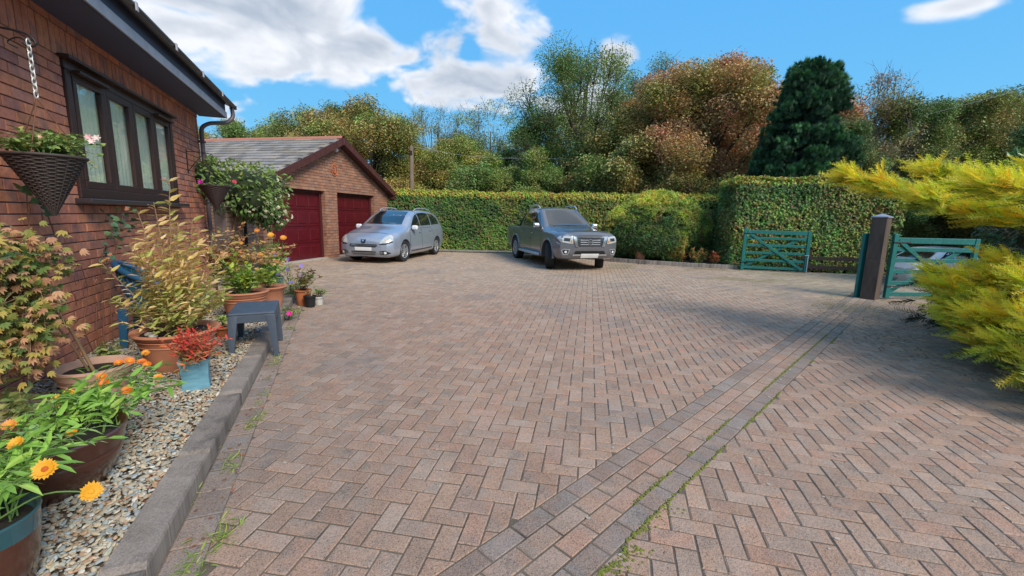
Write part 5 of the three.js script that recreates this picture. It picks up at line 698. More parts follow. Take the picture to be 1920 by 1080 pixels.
function potParts(T, r, h, mat, o = {}) { // flared flower pot with a rolled rim
  const b = o.base || r * .66, rb = o.band ?? h * .2, t = .014, k = o.lip ?? .012;
  const P = [[0, 0], [b, 0], [lerp(b, r, .5) * (o.belly || 1), (h - rb) * .5], [r * .93, h - rb], [r * .93 + .002, h - rb + .002], [r * .97, h - rb + .006], [r + k * .3, h - .03], [r + k, h - .018], [r + k * .8, h - .004], [r - .002, h], [r - t, h - .006], [r * .9 - t, h - rb * .6], [r * .86 - t, h - rb * .9], [0, h - rb * .9]];
  mesh('pot', toCreasedNormals(lathe(P), deg(40)), mat, T); const s = new THREE.CylinderGeometry(r * .9 - t, r * .9 - t, .012, 28); s.translate(0, h - rb * .75, 0); mesh('soil', s, M.soil, T);
  if (o.rings) for (const y of o.rings) { const rad = lerp(b, r * .93, y / (h - rb)) * (o.belly ? 1 + (o.belly - 1) * Math.sin(y / h * 3) : 1); const q = new THREE.TorusGeometry(rad + .002, .007, 6, 40); q.rotateX(Math.PI / 2); q.translate(0, y, 0); mesh('moulding', q, mat, T); }
}
const dir2 = (az, el) => V(Math.sin(az) * Math.cos(el), Math.sin(el), Math.cos(az) * Math.cos(el));
const GL = { oblong: leafGeo(.085, .022, .18, .35, .62), oblongL: leafGeo(.115, .026, .15, .4, .62), lance: leafGeo(.078, .022, .25, .3), lanceS: leafGeo(.045, .011, .3, .2), oval: leafGeo(.05, .028, .2, .2), ovalB: leafGeo(.075, .042, .2, .25), palm: palmGeo(.075, .021), palmS: palmGeo(.05, .015), ivy: palmGeo(.05, .03) };
function daisyGeo(R, n, rows, cup) { const r = RNG(3), mb = new MB(); for (let k = 0; k < rows; k++) for (let i = 0; i < n; i++) { const g = leafGeo(R * (1 - k * .22) * rr(r, .88, 1.08), R * .25, .12, -.1, .85); mb.add(g, new THREE.Matrix4().makeRotationFromEuler(new THREE.Euler(-cup - k * .25, (i + k * .5) / n * 6.283 + rr(r, -.08, .08), 0, 'YXZ'))); } return mb.geo; }
const DG = daisyGeo(.034, 20, 2, .12), DGc = (() => { const g = new THREE.SphereGeometry(.009, 10, 6); g.scale(1, .55, 1); return g; })();
const PETAL = mats([[.60, .255, .01], [.60, .17, .008], [.60, .31, .012], [.55, .235, .04]], { roughness: .6 }), DCEN = [std([.45, .10, .012], .9), std([.65, .32, .02], .9)];
function daisy(T, p, face, s, c = 0, cen = 0) { const f = mesh('flower', DG, PETAL[c], T); f.position.copy(p); f.quaternion.setFromUnitVectors(V(0, 1, 0), face.clone().normalize()); f.scale.setScalar(s); const q = mesh('flower_centre', DGc, DCEN[cen], f); q.position.y = .004; }
function leafyStems(r, L, tb, base, ends, o) { // stems from base to each end with leaves along them
  for (const e of ends) { const b = base(e), m = b.clone().lerp(e, .5).add(V(rr(r, -.03, .03), o.arch ?? .04, rr(r, -.03, .03))), c = new THREE.CatmullRomCurve3([b, m, e]); tb.tube([b, m, e], o.sr || .004, (o.sr || .004) * .5, 5, 4); const n = o.per; for (let i = 0; i < n; i++) { const t = lerp(o.from ?? .25, 1, (i + r()) / n), p = c.getPointAt(Math.min(.99, t)), tg = c.getTangentAt(Math.min(.99, t)), a = i * 2.4 + r() * .8; const d = tg.clone().multiplyScalar(o.fwd ?? .5).add(V(Math.sin(a), rr(r, o.lo ?? -.1, o.hi ?? .5), Math.cos(a))); L.push({ g: o.g, k: o.pick ? o.pick(p, t, r) : Math.floor(r() * o.nk), p, q: lookQ(d, rr(r, -.5, .5)), s: rr(r, .7, 1.25) * (o.ls || 1) }); } }
}
// --- front left: glazed pot of marigolds
const GREEN = mats([[.17, .33, .04], [.22, .40, .06], [.13, .26, .035], [.30, .44, .08]]);
{
  const o = H(2.02, .055, -1.27), T = thing('potted_marigold', 'teal and brown glazed pot of yellow marigolds in the near left corner', 'potted plant', [o.x, o.y, o.z]), r = RNG(301), L = [], tb = new MB(), W = (x, y, z) => V(x, y, z).sub(o);
  const P = lathe([[0, 0], [.11, 0], [.135, .12], [.15, .235]]), P2 = lathe([[.15, .235], [.155, .30], [.16, .31], [.152, .315], [.14, .30], [.135, .27], [0, .27]]); mesh('pot', P, M.glazed, T); mesh('rim', P2, M.teal, T); mesh('soil', lathe([[.136, .275], [0, .28]]), M.soil, T);
  const ends = []; for (let i = 0; i < 36; i++) { const x = rr(r, -2.25, -1.74); ends.push(W(x, rr(r, x > -1.9 ? .44 : .40, .56), rr(r, -1.9, -1.3))); } leafyStems(r, L, tb, e => V(rr(r, -.07, .07), .27, rr(r, -.07, .07)), ends, { g: GL.oblongL, nk: 4, per: 12, arch: .1, ls: .72, from: .3, fwd: .7, hi: .6 });
  const F = [[[-1.70, .545, -1.45], V(.45, .7, .75), 1.18, 2, 0], [[-1.585, .43, -1.49], V(.75, .55, .55), 1.12, 2, 1], [[-2.0, .545, -1.62], V(.1, .8, .5), .9, 2, 1], [[-2.3, .5, -1.85], V(.3, .8, .5), .9, 3, 1]]; for (const [p, f, s, c, q] of F) { const e = W(...p); tb.tube([V(.02, .28, 0), e.clone().multiplyScalar(.6).add(V(0, .16, 0)), e], .004, .003, 5, 5); daisy(T, e, f, s, c, q); }
  tb.mesh('stem', M.stemGreen, T); addLeaves(T, L, GREEN, 260);
}
{ // --- wide brown glazed bowl
  const o = H(2.76, .05, -1.42), T = thing('potted_marigold', 'wide brown glazed bowl overflowing with orange marigolds on the gravel', 'potted plant', [o.x, o.y, o.z]), r = RNG(302), L = [], tb = new MB(), W = (x, y, z) => V(x, y, z).sub(o);
  mesh('pot', toCreasedNormals(lathe([[0, 0], [.17, 0], [.20, .02], [.262, .14], [.277, .19], [.272, .205], [.280, .21], [.285, .24], [.30, .29], [.302, .302], [.295, .31], [.28, .30], [.262, .25], [0, .24]], 48), deg(40)), M.glazed, T); mesh('soil', lathe([[.262, .255], [0, .262]]), M.soil, T);
  const e1 = []; for (let i = 0; i < 38; i++) e1.push(W(rr(r, -2.62, -2.14), rr(r, .33, .52), rr(r, -2.75, -2.15))); for (let i = 0; i < 6; i++) e1.push(W(rr(r, -2.5, -2.2), rr(r, .38, .46), rr(r, -2.2, -1.9)));
  leafyStems(r, L, tb, e => V(clamp(e.x, -.16, .16), .25, clamp(e.z, -.2, .05)), e1, { g: GL.oblong, nk: 4, per: 12, arch: .07, from: .3, fwd: .6, hi: .6 });
  for (let i = 0; i < 16; i++) { const e = V(rr(r, -.25, .2), rr(r, .14, .3), rr(r, -.3, -.1)); tb.tube([V(e.x * .4, .25, e.z * .4), e.clone().add(V(0, .06, 0)).multiplyScalar(.85), e], .004, .002, 4, 3); }
  const F = [[-2.15, .40, -1.97], [-2.40, .545, -2.6], [-2.34, .535, -2.62], [-2.45, .54, -2.58], [-2.23, .45, -2.38], [-2.38, .38, -2.28], [-2.52, .42, -2.5], [-2.49, .48, -2.5], [-2.41, .465, -2.43], [-2.63, .36, -2.38], [-2.76, .35, -2.55], [-2.70, .37, -2.42], [-2.53, .30, -2.95], [-2.6, .39, -2.95], [-2.6, .48, -2.95]];
  F.forEach((p, i) => { const e = W(...p), f = V(.35 + rr(r, -.3, .3), .8, .5 + rr(r, -.3, .3)); tb.tube([V(clamp(e.x, -.2, .2), .25, clamp(e.z, -.25, 0)), e.clone().multiplyScalar(.7).add(V(0, .12, 0)), e], .0035, .0025, 5, 4); daisy(T, e, f, rr(r, .75, .95), [0, 1, 1, 1, 1, 0, 3, 1, 1, 2, 2, 2, 0, 1, 0][i], i % 2); });
  tb.mesh('stem', M.stemGreen, T); addLeaves(T, L, GREEN, 300);
}
{ // --- pale terracotta pot with the near maple
  const o = H(4.08, .05, -1.78), T = thing('potted_maple', 'pale terracotta pot with a leaning autumn-tinted maple against the brick wall', 'potted tree', [o.x, o.y, o.z]), r = RNG(303), L = [], tb = new MB(), W = (x, y, z) => V(x, y, z).sub(o);
  potParts(T, .225, .27, M.terraPale, { base: .15, band: .075, rings: [.16] });
  const ml = mats([[.20, .20, .035], [.34, .26, .05], [.44, .24, .12], [.10, .155, .025], [.34, .17, .085], [.05, .11, .025]], { transmission: .35 });
  const A = V(.02, .2, .02), B = W(-3.13, .74, -2.92), C = W(-3.12, 1.0, -2.72); tb.tube([A, B, C], .012, .007, 6, 4); tb.tube([V(-.04, .2, 0), W(-3.2, .66, -2.95), W(-3.3, .95, -2.8)], .009, .005, 6, 4);
  const tips = []; for (let i = 0; i < 95; i++) tips.push(W(rr(r, -3.55, -3.0), [1.34, 1.18, 1.02, .84, .62, .48][i % 6] + rr(r, -.06, .06), rr(r, -2.98, -2.25)));
  for (const e of tips) { const b = B.clone().lerp(C, r()), m = b.clone().lerp(e, .6).add(V(0, .07, 0)); tb.tube([b, m, e], .004, .0018, 4, 3); const n = 21; for (let i = 0; i < n; i++) { const p = m.clone().lerp(e, i / n).addScaledVector(rand3(r), .08), d = V(rr(r, -.3, .9), rr(r, -.75, .05), rr(r, -.5, .9)); const hi = p.y + o.y > .95 ? .2 : 0; const u = r(); const inner = i < 10; L.push({ g: GL.palm, k: inner ? (u < .35 ? 3 : u < .55 ? 5 : u < .8 ? 0 : 1) : (u < .3 ? 2 : u < .55 ? 1 : u < .8 ? 0 : 4), p, q: lookQ(d, rr(r, -.6, .6)), s: rr(r, .5, .9) }); } }
  tb.mesh('stem', M.stemTan, T); addLeaves(T, L, ml, 300);
}
{ // --- large terracotta pot with the tall tan shrub
  const o = H(4.66, .05, -1.42), T = thing('potted_shrub', 'large terracotta pot with a tall shrub of tan-yellow leaves', 'potted plant', [o.x, o.y, o.z]), r = RNG(304), L = [], tb = new MB();
  potParts(T, .315, .38, M.terra, { base: .19, band: .06, lip: .02, rings: [.26, .31] });
  const ms = mats([[.56, .41, .14], [.48, .39, .10], [.58, .37, .18], [.32, .35, .08], [.62, .48, .22]]);
  const ends = []; for (let i = 0; i < 62; i++) { const a = r() * 6.28, R = rr(r, .08, .50), y = rr(r, .72, 1.44) - R * .40; ends.push(V(Math.sin(a) * R, y, Math.cos(a) * R)); } ends.push(V(.06, 1.70, -.02), V(.10, 1.55, .05), V(-.08, 1.5, 0), V(-.16, 1.42, .08), V(.2, 1.36, -.06));
  for (let i = 0; i < 10; i++) { const a = r() * 6.28; ends.push(V(Math.sin(a) * .4, rr(r, .55, .75), Math.cos(a) * .4)); }
  leafyStems(r, L, tb, e => V(rr(r, -.05, .05), .34, rr(r, -.05, .05)), ends, { g: GL.lance, nk: 5, per: 28, arch: -.02, sr: .005, from: .3, fwd: .35, lo: -.1, hi: .5, ls: 1.12, pick: (p, t, q) => p.y < .75 && q() < .6 ? 3 : Math.floor(q() * 5) });
  for (let i = 0; i < 26; i++) L.push({ g: GL.oval, k: 3, p: V(rr(r, -.22, .22), .37, rr(r, -.22, .22)), q: lookQ(rand3(r), 0), s: 1 });
  const st = new THREE.IcosahedronGeometry(.035, 1); for (const p of [[-.12, .36, .16], [-.05, .36, .2]]) { const s = mesh('stone', st, M.offwhite, T); s.position.set(...p); s.scale.y = .6; }
  tb.mesh('stem', M.stemTan, T); addLeaves(T, L, ms, 300);
}
{ // --- blue square pot with red foliage
  const o = H(4.06, .05, -1.14), T = thing('potted_nandina', 'pale blue square tapered pot with fiery red and olive foliage', 'potted plant', [o.x, o.y, o.z], HROT + .18), r = RNG(305), L = [], tb = new MB();
  const sq = (w0, w1, y0, y1, mat, n) => { const g = new THREE.CylinderGeometry(w1 * .7071, w0 * .7071, y1 - y0, 4, 1, true); g.rotateY(Math.PI / 4); g.translate(0, (y0 + y1) / 2, 0); return g; };
  const pm = new MB().add(sq(.160, .19, 0, .235)).add(sq(.197, .21, .235, .265)).add(sq(.185, .155, .01, .265)); pm.quad([-.105, .265, -.105], [-.105, .265, .105], [-.09, .265, .09], [-.09, .265, -.09]); pm.quad([.09, .265, -.09], [.09, .265, .09], [.105, .265, .105], [.105, .265, -.105]); pm.quad([-.09, .265, .09], [-.105, .265, .105], [.105, .265, .105], [.09, .265, .09]); pm.quad([-.105, .265, -.105], [-.09, .265, -.09], [.09, .265, -.09], [.105, .265, -.105]); pm.quad([-.08, .002, -.08], [.08, .002, -.08], [.08, .002, .08], [-.08, .002, .08]);
  mesh('pot', toCreasedNormals(pm.geo, .3), std([.17, .40, .52], .55, { side: THREE.DoubleSide, map: TR(TX.fine, 2) }), T); new MB().box(0, .23, 0, .175, .01, .175).mesh('soil', M.soil, T);
  const ms = mats([[.58, .045, .03], [.52, .13, .04], [.17, .16, .03], [.25, .21, .05], [.30, .11, .06]]); const ends = []; for (let i = 0; i < 64; i++) { const a = r() * 6.28, R = rr(r, .03, .27); ends.push(V(Math.sin(a) * R, rr(r, .30, .55) - R * .3, Math.cos(a) * R)); }
  leafyStems(r, L, tb, e => V(rr(r, -.04, .04), .21, rr(r, -.04, .04)), ends, { g: GL.lanceS, nk: 5, per: 16, arch: .03, sr: .003, ls: 1.25, from: .25, pick: (p, t, q) => { const h = p.y - .30 + rr(q, -.08, .08); return h > .05 ? (q() < .75 ? 0 : 1) : h > -.02 ? (q() < .4 ? 1 : 4) : q() < .5 ? 2 : 3; } });
  tb.mesh('stem', M.stem, T); addLeaves(T, L, ms, 300);
}
{ // --- big terracotta pot with yellow-green leaves, farther back
  const o = H(6.55, .05, -1.22), T = thing('potted_shrub', 'ringed terracotta pot with bright green bush dotted yellow, behind the grey table', 'potted plant', [o.x, o.y, o.z]), r = RNG(306), L = [], tb = new MB(); potParts(T, .275, .40, M.terra, { base: .18, band: .07, lip: .022, rings: [.27, .31] });
  const ms = mats([[.20, .30, .03], [.30, .36, .04], [.14, .22, .03], [.62, .50, .03]]), ends = []; for (let i = 0; i < 40; i++) { const a = r() * 6.28, R = rr(r, .05, .5); ends.push(V(Math.sin(a) * R, rr(r, .55, 1.02) - R * .4, Math.cos(a) * R)); }
  leafyStems(r, L, tb, e => V(rr(r, -.08, .08), .34, rr(r, -.08, .08)), ends, { g: GL.ovalB, nk: 4, per: 14, arch: .06, from: .3, pick: (p, t, q) => { const u = q(); return u < .07 ? 3 : u < .4 ? 0 : u < .7 ? 1 : 2; } }); tb.mesh('stem', M.stemGreen, T); addLeaves(T, L, ms, 280);
}
{ const o = H(5.62, .05, -1.28), T = thing('flowerpot', 'small orange flowerpot with a little seedling beside the grey table leg', 'flowerpot', [o.x, o.y, o.z]), r = RNG(307), L = [], tb = new MB(); potParts(T, .085, .15, M.terraDeep, { base: .06, band: .03 }); leafyStems(r, L, tb, () => V(0, .13, 0), Array.from({ length: 8 }, () => V(rr(r, -.09, .09), rr(r, .19, .27), rr(r, -.09, .09))), { g: GL.oval, nk: 2, per: 5, from: .4 }); tb.mesh('stem', M.stemGreen, T); addLeaves(T, L, mats([[.28, .32, .06], [.2, .28, .05]])); }
{ const o = H(7.15, .05, -1.02), T = thing('potted_shrub', 'terracotta rim tucked behind the ringed pot under green foliage', 'flowerpot', [o.x, o.y, o.z]), r = RNG(317), L = [], tb = new MB(); potParts(T, .22, .36, M.terra, { base: .15, band: .06, lip: .02 }); leafyStems(r, L, tb, () => V(0, .3, 0), Array.from({ length: 12 }, () => V(rr(r, -.22, .22), rr(r, .42, .66), rr(r, -.22, .22))), { g: GL.ovalB, nk: 2, per: 8, from: .4 }); tb.mesh('stem', M.stemGreen, T); addLeaves(T, L, mats([[.18, .28, .04], [.26, .33, .05]])); }
{ // --- grey-green lattice planter
  const o = H(7.72, .05, -1.06), T = thing('lattice_planter', 'grey-green woven-pattern planter with green stems and orange and yellow blooms', 'potted plant', [o.x, o.y, o.z]), r = RNG(308), L = [], tb = new MB(); const lt = new MB(), R = y => lerp(.15, .19, y / .42); for (let k = 0; k < 26; k++) for (const s of [1, -1]) { const p = []; for (let i = 0; i <= 8; i++) { const y = i / 8 * .40 + .01, a = k / 26 * 6.283 + s * i / 8 * 1.2; p.push([Math.sin(a) * R(y), y, Math.cos(a) * R(y)]); } lt.tube(p, .005, .005, 4, 1); } for (const y of [.01, .41]) { const t = new THREE.TorusGeometry(R(y), .011, 6, 36); t.rotateX(Math.PI / 2); t.translate(0, y, 0); lt.add(t); } lt.mesh('lattice', M.greyGreen, T); mesh('liner', lathe([[0, .02], [.14, .02], [.18, .40], [.17, .38], [0, .37]]), std([.11, .17, .155], .7), T);
  const ends = []; for (let i = 0; i < 46; i++) { const a = r() * 6.28, q = rr(r, .04, .42); ends.push(V(Math.sin(a) * q, rr(r, .58, 1.10) - q * .35, Math.cos(a) * q)); } leafyStems(r, L, tb, () => V(rr(r, -.08, .08), .37, rr(r, -.08, .08)), ends, { g: GL.oblong, nk: 4, per: 12, arch: .06, from: .3, ls: .8 });
  for (const [x, y, z, c, s] of [[-.1, 1.14, .1, 1, .9], [.12, 1.08, .12, 2, 1.1], [.30, 1.04, .1, 0, 1.1], [-.3, .95, .2, 0, .8], [.05, .8, .3, 2, .8], [.22, .7, .25, 0, .7]]) { const e = V(x, y, z); tb.tube([V(0, .37, 0), e.clone().multiplyScalar(.6), e], .004, .003, 5); daisy(T, e, V(.3, .7, .6), s * 1.4, c, 1); } tb.mesh('stem', M.stemGreen, T); addLeaves(T, L, GREEN, 240);
  const o2 = H(8.15, .05, -.78), T2 = thing('violet_flowers', 'lax plant with violet-blue flowers leaning over the kerb by the planter', 'plant', [o2.x, o2.y, o2.z]), L2 = [], t2 = new MB(), vm = leafMat([.24, .16, .68]), fg = daisyGeo(.036, 6, 1, .3); leafyStems(r, L2, t2, () => V(rr(r, -.1, .1), 0, rr(r, -.1, .1)), Array.from({ length: 34 }, () => V(rr(r, -.4, .35), rr(r, .15, .62), rr(r, -.3, .4))), { g: GL.lanceS, nk: 3, per: 10, from: .2, ls: 1.2 });
  for (const p of [[-.22, .72, .1], [0, .66, .15], [.02, .5, .2], [.2, .55, .1], [.28, .4, .25], [-.1, .42, .28], [.12, .3, .32]]) { const f = mesh('flower', fg, vm, T2); f.position.set(...p); f.quaternion.setFromUnitVectors(V(0, 1, 0), V(.4, .5, .7).normalize()); f.scale.setScalar(1.25); t2.tube([[0, 0, 0], [p[0] * .6, p[1] * .7, p[2] * .6], p], .003, .002, 4); } t2.mesh('stem', M.stemGreen, T2); addLeaves(T2, L2, mats([[.16, .22, .07], [.22, .25, .09], [.28, .22, .10]]), 200);
}
{ // --- pots on the paving at the end of the kerb
  const mk = (a, b, r0, h, mat, name, label, o2) => { const o = H(a, .0, b), T = thing(name, label, o2.cat || 'flowerpot', [o.x, .003, o.z]), r = RNG(o2.seed), L = [], tb = new MB(); potParts(T, r0, h, mat, { base: r0 * .75, band: h * .16, lip: .008 }); leafyStems(r, L, tb, () => V(rr(r, -.04, .04), h * .85, rr(r, -.04, .04)), o2.ends(r), { g: o2.g, nk: o2.m.length, per: o2.per, from: .35, arch: .05, ls: o2.ls || 1, pick: o2.pick }); tb.mesh('stem', M.stem, T); addLeaves(T, L, mats(o2.m), 160); };
  mk(7.66, -.6, .125, .25, M.terraDeep, 'potted_heuchera', 'orange pot with bronze-green leaves and dark maroon leaf tips on the paving', { seed: 311, ends: r => Array.from({ length: 30 }, () => { const a = r() * 6.28, q = rr(r, .05, .3); return V(Math.sin(a) * q + .04, rr(r, .34, .66) - q * .2, Math.cos(a) * q); }), g: GL.ovalB, per: 9, ls: .8, m: [[.20, .19, .05], [.26, .17, .07], [.15, .20, .05], [.05, .012, .018]], pick: (p, t, q) => p.y > .50 && q() < .7 ? 3 : Math.floor(q() * 3), cat: 'potted plant' });
  mk(7.44, -.49, .088, .185, M.black, 'nursery_pot', 'small black plastic plant pot in front of the orange pot', { seed: 312, ends: r => [V(.02, .25, 0), V(-.03, .24, .02)], g: GL.oval, per: 3, m: [[.14, .18, .05]] });
  mk(7.58, -.37, .078, .14, M.offwhite, 'stone_pot', 'small pale grey stone pot with trailing green leaves, rightmost of three', { seed: 313, ends: r => Array.from({ length: 14 }, () => V(rr(r, -.12, .2), rr(r, .15, .27), rr(r, -.12, .14))), g: GL.oval, per: 7, m: [[.14, .22, .04], [.2, .27, .06]], cat: 'potted plant' });
  const o = H(6.6, .0, -.7), T = thing('seedling', 'self-sown seedling with one magenta flower at the kerb past the grey table', 'plant', [o.x, 0, o.z]), r = RNG(314), L = [], tb = new MB(); leafyStems(r, L, tb, () => V(0, 0, 0), Array.from({ length: 12 }, () => V(rr(r, -.16, .2), rr(r, .08, .22), rr(r, -.2, .16))), { g: GL.oval, nk: 2, per: 6, from: .3 }); const f = mesh('flower', daisyGeo(.034, 7, 2, .3), leafMat([.62, .03, .28]), T); f.position.set(.06, .12, .12); f.quaternion.setFromUnitVectors(V(0, 1, 0), V(.3, .5, .8).normalize()); f.scale.setScalar(1.5); tb.mesh('stem', M.stemGreen, T); addLeaves(T, L, mats([[.16, .26, .04], [.3, .25, .07]]));
}
{ // --- amber maple behind
  const o = H(7.5, .05, -1.75), T = thing('amber_maple', 'feathery amber and olive maple against the garden wall', 'small tree', [o.x, o.y, o.z]), r = RNG(320), L = [], tb = new MB(); const tips = []; for (let i = 0; i < 60; i++) { const a = r() * 6.28, q = rr(r, .1, .85); tips.push(V(Math.sin(a) * q + .35, rr(r, .75, 1.32) - q * .25, Math.cos(a) * q)); } leafyStems(r, L, tb, () => V(rr(r, -.02, .02), .45, rr(r, -.02, .02)), tips, { g: GL.palmS, nk: 5, per: 18, arch: .12, from: .35, lo: -.6, hi: .15, sr: .005, ls: 1.15 }); tb.tube([[0, 0, 0], [.02, .5, 0]], .02, .012, 7); tb.mesh('trunk', M.stem, T); addLeaves(T, L, mats([[.40, .22, .06], [.30, .22, .06], [.46, .19, .07], [.24, .20, .05], [.5, .30, .12]]), 300);
}
{ // --- flowering climber over the garden wall
  const T = thing('flowering_climber', 'leafy climber with white flower heads spilling over the garden wall', 'climbing shrub', [-5.7, 0, -9.1]), r = RNG(330), L = [], FL = [], tb = new MB(); const lob = [[-.1, 1.95, .5, .58], [-.1, 2.1, 1.0, .42], [.1, 1.95, 0, .66], [.08, 1.78, -.5, .58], [.2, 1.62, -.3, .50], [.22, 1.42, -.7, .42], [.0, 2.0, -.9, .62], [-.3, 2.2, .55, .36], [.35, 1.7, .2, .42]];
  const lg = leafGeo(.085, .04, .2, .25); for (const [x, y, z, R] of lob) for (let k = 0; k < 760 * R; k++) { const d = rand3(r); if (d.lengthSq() > 1) { k--; continue; } d.normalize().multiplyScalar(rr(r, .7, 1.06)); const p = V(x + d.x * R, y + d.y * R * .8, z + d.z * R); L.push([TM(p, lookQ(d.clone().add(rand3(r).multiplyScalar(.8)).add(V(0, -.2, 0)), rr(r, -.7, .7)), rr(r, .75, 1.3)), mixc([.08, .17, .035], [.33, .44, .08], clamp(d.y * .5 + .4 + rr(r, -.3, .3))).map(v => v * rr(r, .8, 1.2))]); if (k % 9 === 0) tb.tube([[x * .6, y - R * .5, z * .6], [x, y, z], [p.x, p.y, p.z]], .006, .003, 4, 2); }
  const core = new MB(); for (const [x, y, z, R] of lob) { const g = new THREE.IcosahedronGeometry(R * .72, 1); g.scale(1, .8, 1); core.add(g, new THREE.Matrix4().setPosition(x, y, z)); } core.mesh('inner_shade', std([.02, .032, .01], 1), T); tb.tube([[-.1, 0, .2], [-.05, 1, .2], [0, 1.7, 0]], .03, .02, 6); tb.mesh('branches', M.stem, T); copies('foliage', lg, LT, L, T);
  const hd = new MB(), rf = RNG(4); for (let i = 0; i < 9; i++) { const d = dir2(rf() * 6.28, rr(rf, .1, 1.4)); const g = new THREE.IcosahedronGeometry(.016, 0); hd.add(g, new THREE.Matrix4().setPosition(d.x * .03, d.y * .022, d.z * .03)); } const hg = hd.geo, wm = [leafMat([.60, .58, .42]), leafMat([.50, .44, .30])];
  for (let k = 0; k < 34; k++) { const l = lob[[4, 5, 5, 8, 3, 4, 2, 5][k % 8]], d = V(rr(r, .35, 1), rr(r, -.7, .45), rr(r, -.6, .9)).normalize(), f = mesh('flower_head', hg, wm[k % 2], T); f.position.set(l[0] + d.x * l[3] * 1.08, l[1] + d.y * l[3] * .88, l[2] + d.z * l[3] * 1.08); f.quaternion.setFromUnitVectors(V(0, 1, 0), d); f.scale.setScalar(rr(r, .6, 1.05)); }
  const pk = mesh('pink_flower', daisyGeo(.05, 8, 3, .4), leafMat([.72, .08, .14]), T); pk.position.set(.42, 2.02, .75); pk.quaternion.setFromUnitVectors(V(0, 1, 0), V(.5, .4, .7).normalize()); pk.userData.label = 'single pink bloom';
}
{ // --- climber stems on the brick wall
  const T = thing('wall_climber', 'sparse climber with blue-green leaves and red stems on the brick wall', 'climbing plant', [0, 0, 0]), r = RNG(340), L = [], tb = new MB(), P = (a, y, k = 0) => H(a, y, -2.30 + k); const ms = mats([[.04, .10, .06], [.06, .14, .07], [.09, .17, .06], [.45, .20, .10]]);
  const clump = (a, y, R, n) => { for (let i = 0; i < n; i++) { const p = P(a + rr(r, -R, R), y + rr(r, -R, R), rr(r, .0, .12)); L.push({ g: GL.ivy, k: r() < .07 ? 3 : Math.floor(r() * 3), p, q: lookQ(HN.clone().add(V(rr(r, -.6, .6), rr(r, -.8, .3), rr(r, -.6, .6))), rr(r, -1, 1)), s: rr(r, .6, 1.15) }); } };
  clump(4.62, 1.72, .13, 26); clump(4.75, 1.55, .11, 20); clump(5.9, 1.36, .15, 20); clump(6.1, 1.24, .11, 14); clump(5.72, 1.15, .09, 13); clump(5.66, 1.0, .07, 9); clump(6.25, 1.4, .11, 10);
  for (const q of [[[5.4, .1], [5.5, .6], [5.6, 1.0], [5.9, 1.3]], [[5.3, .1], [5.35, .5], [5.6, .75], [5.75, 1.2]], [[5.6, .05], [5.65, .55], [5.8, .9], [6.2, 1.45]], [[4.5, .9], [4.55, 1.3], [4.6, 1.7]], [[4.9, .9], [4.85, 1.3], [4.75, 1.55]], [[5.2, .1], [5.1, .4], [5.25, .7], [5.2, .95]]]) tb.tube(q.map(v => P(v[0], v[1], .04)), .006, .003, 5, 4);
  for (let i = 0; i < 40; i++) { const a = rr(r, 5.0, 5.9), y = rr(r, .35, 1.0); tb.tube([P(a, y, .03), P(a + rr(r, -.12, .12), y + rr(r, -.02, .12), .05)], .0025, .0015, 3); if (i % 3 === 0) L.push({ g: GL.lanceS, k: 3, p: P(a, y + .05, .05), q: lookQ(rand3(r), 0), s: 1 }); }
  tb.mesh('stem', M.stem, T); addLeaves(T, L, ms, 220);
  for (const [a, b, s, lb] of [[3.66, -2.02, 1, 'pale green self-sown plant between brick wall and pale terracotta pot'], [4.75, -1.98, .9, 'small upright green plant on the gravel behind the pale terracotta pot']]) { const o = H(a, .05, b), U = thing('self_sown_plant', lb, 'plant', [o.x, o.y, o.z]), l2 = [], t2 = new MB(); leafyStems(r, l2, t2, () => V(0, 0, 0), Array.from({ length: 9 }, () => V(rr(r, -.1, .1), rr(r, .14, .34) * s, rr(r, -.1, .1))), { g: GL.ovalB, nk: 3, per: 7, from: .4, lo: -.5, hi: .2 }); t2.mesh('stem', M.stemGreen, U); addLeaves(U, l2, mats([[.18, .25, .07], [.25, .30, .09], [.34, .33, .12]])); }
}
// --- hanging cone baskets with brackets and chain
function coneBasket(T, R, Hh, mat, rings) { const w = new MB(); for (let k = 0; k < rings; k++) { const y = -Hh * (1 - (k + .5) / rings), rad = R * (k + .5) / rings, p = []; const n = 44; for (let i = 0; i < n; i++) { const a = i / n * 6.283, q = rad + (((i >> 1) + k) % 2 ? .0045 : -.002); p.push(V(Math.sin(a) * q, y, Math.cos(a) * q)); } const c = new THREE.CatmullRomCurve3(p, true); w.add(new THREE.TubeGeometry(c, n, Hh / rings * .62, 5, true)); } w.mesh('woven_cone', mat, T); mesh('liner', lathe([[.004, -Hh * .98], [R * .97, -.01]], 28), std([.02, .016, .014], 1, { side: THREE.DoubleSide }), T); const st = new MB(); for (let i = 0; i < 18; i++) { const a = i / 18 * 6.283; st.tube([[Math.sin(a) * .01, -Hh, Math.cos(a) * .01], [Math.sin(a) * (R + .004), 0, Math.cos(a) * (R + .004)]], .005, .005, 4); } st.mesh('stake', mat, T); const t = new THREE.TorusGeometry(R + .004, .011, 7, 44); t.rotateX(Math.PI / 2); mesh('rim', t, mat, T); mesh('soil', lathe([[R * .93, -.03], [0, -.02]]), M.soil, T); }
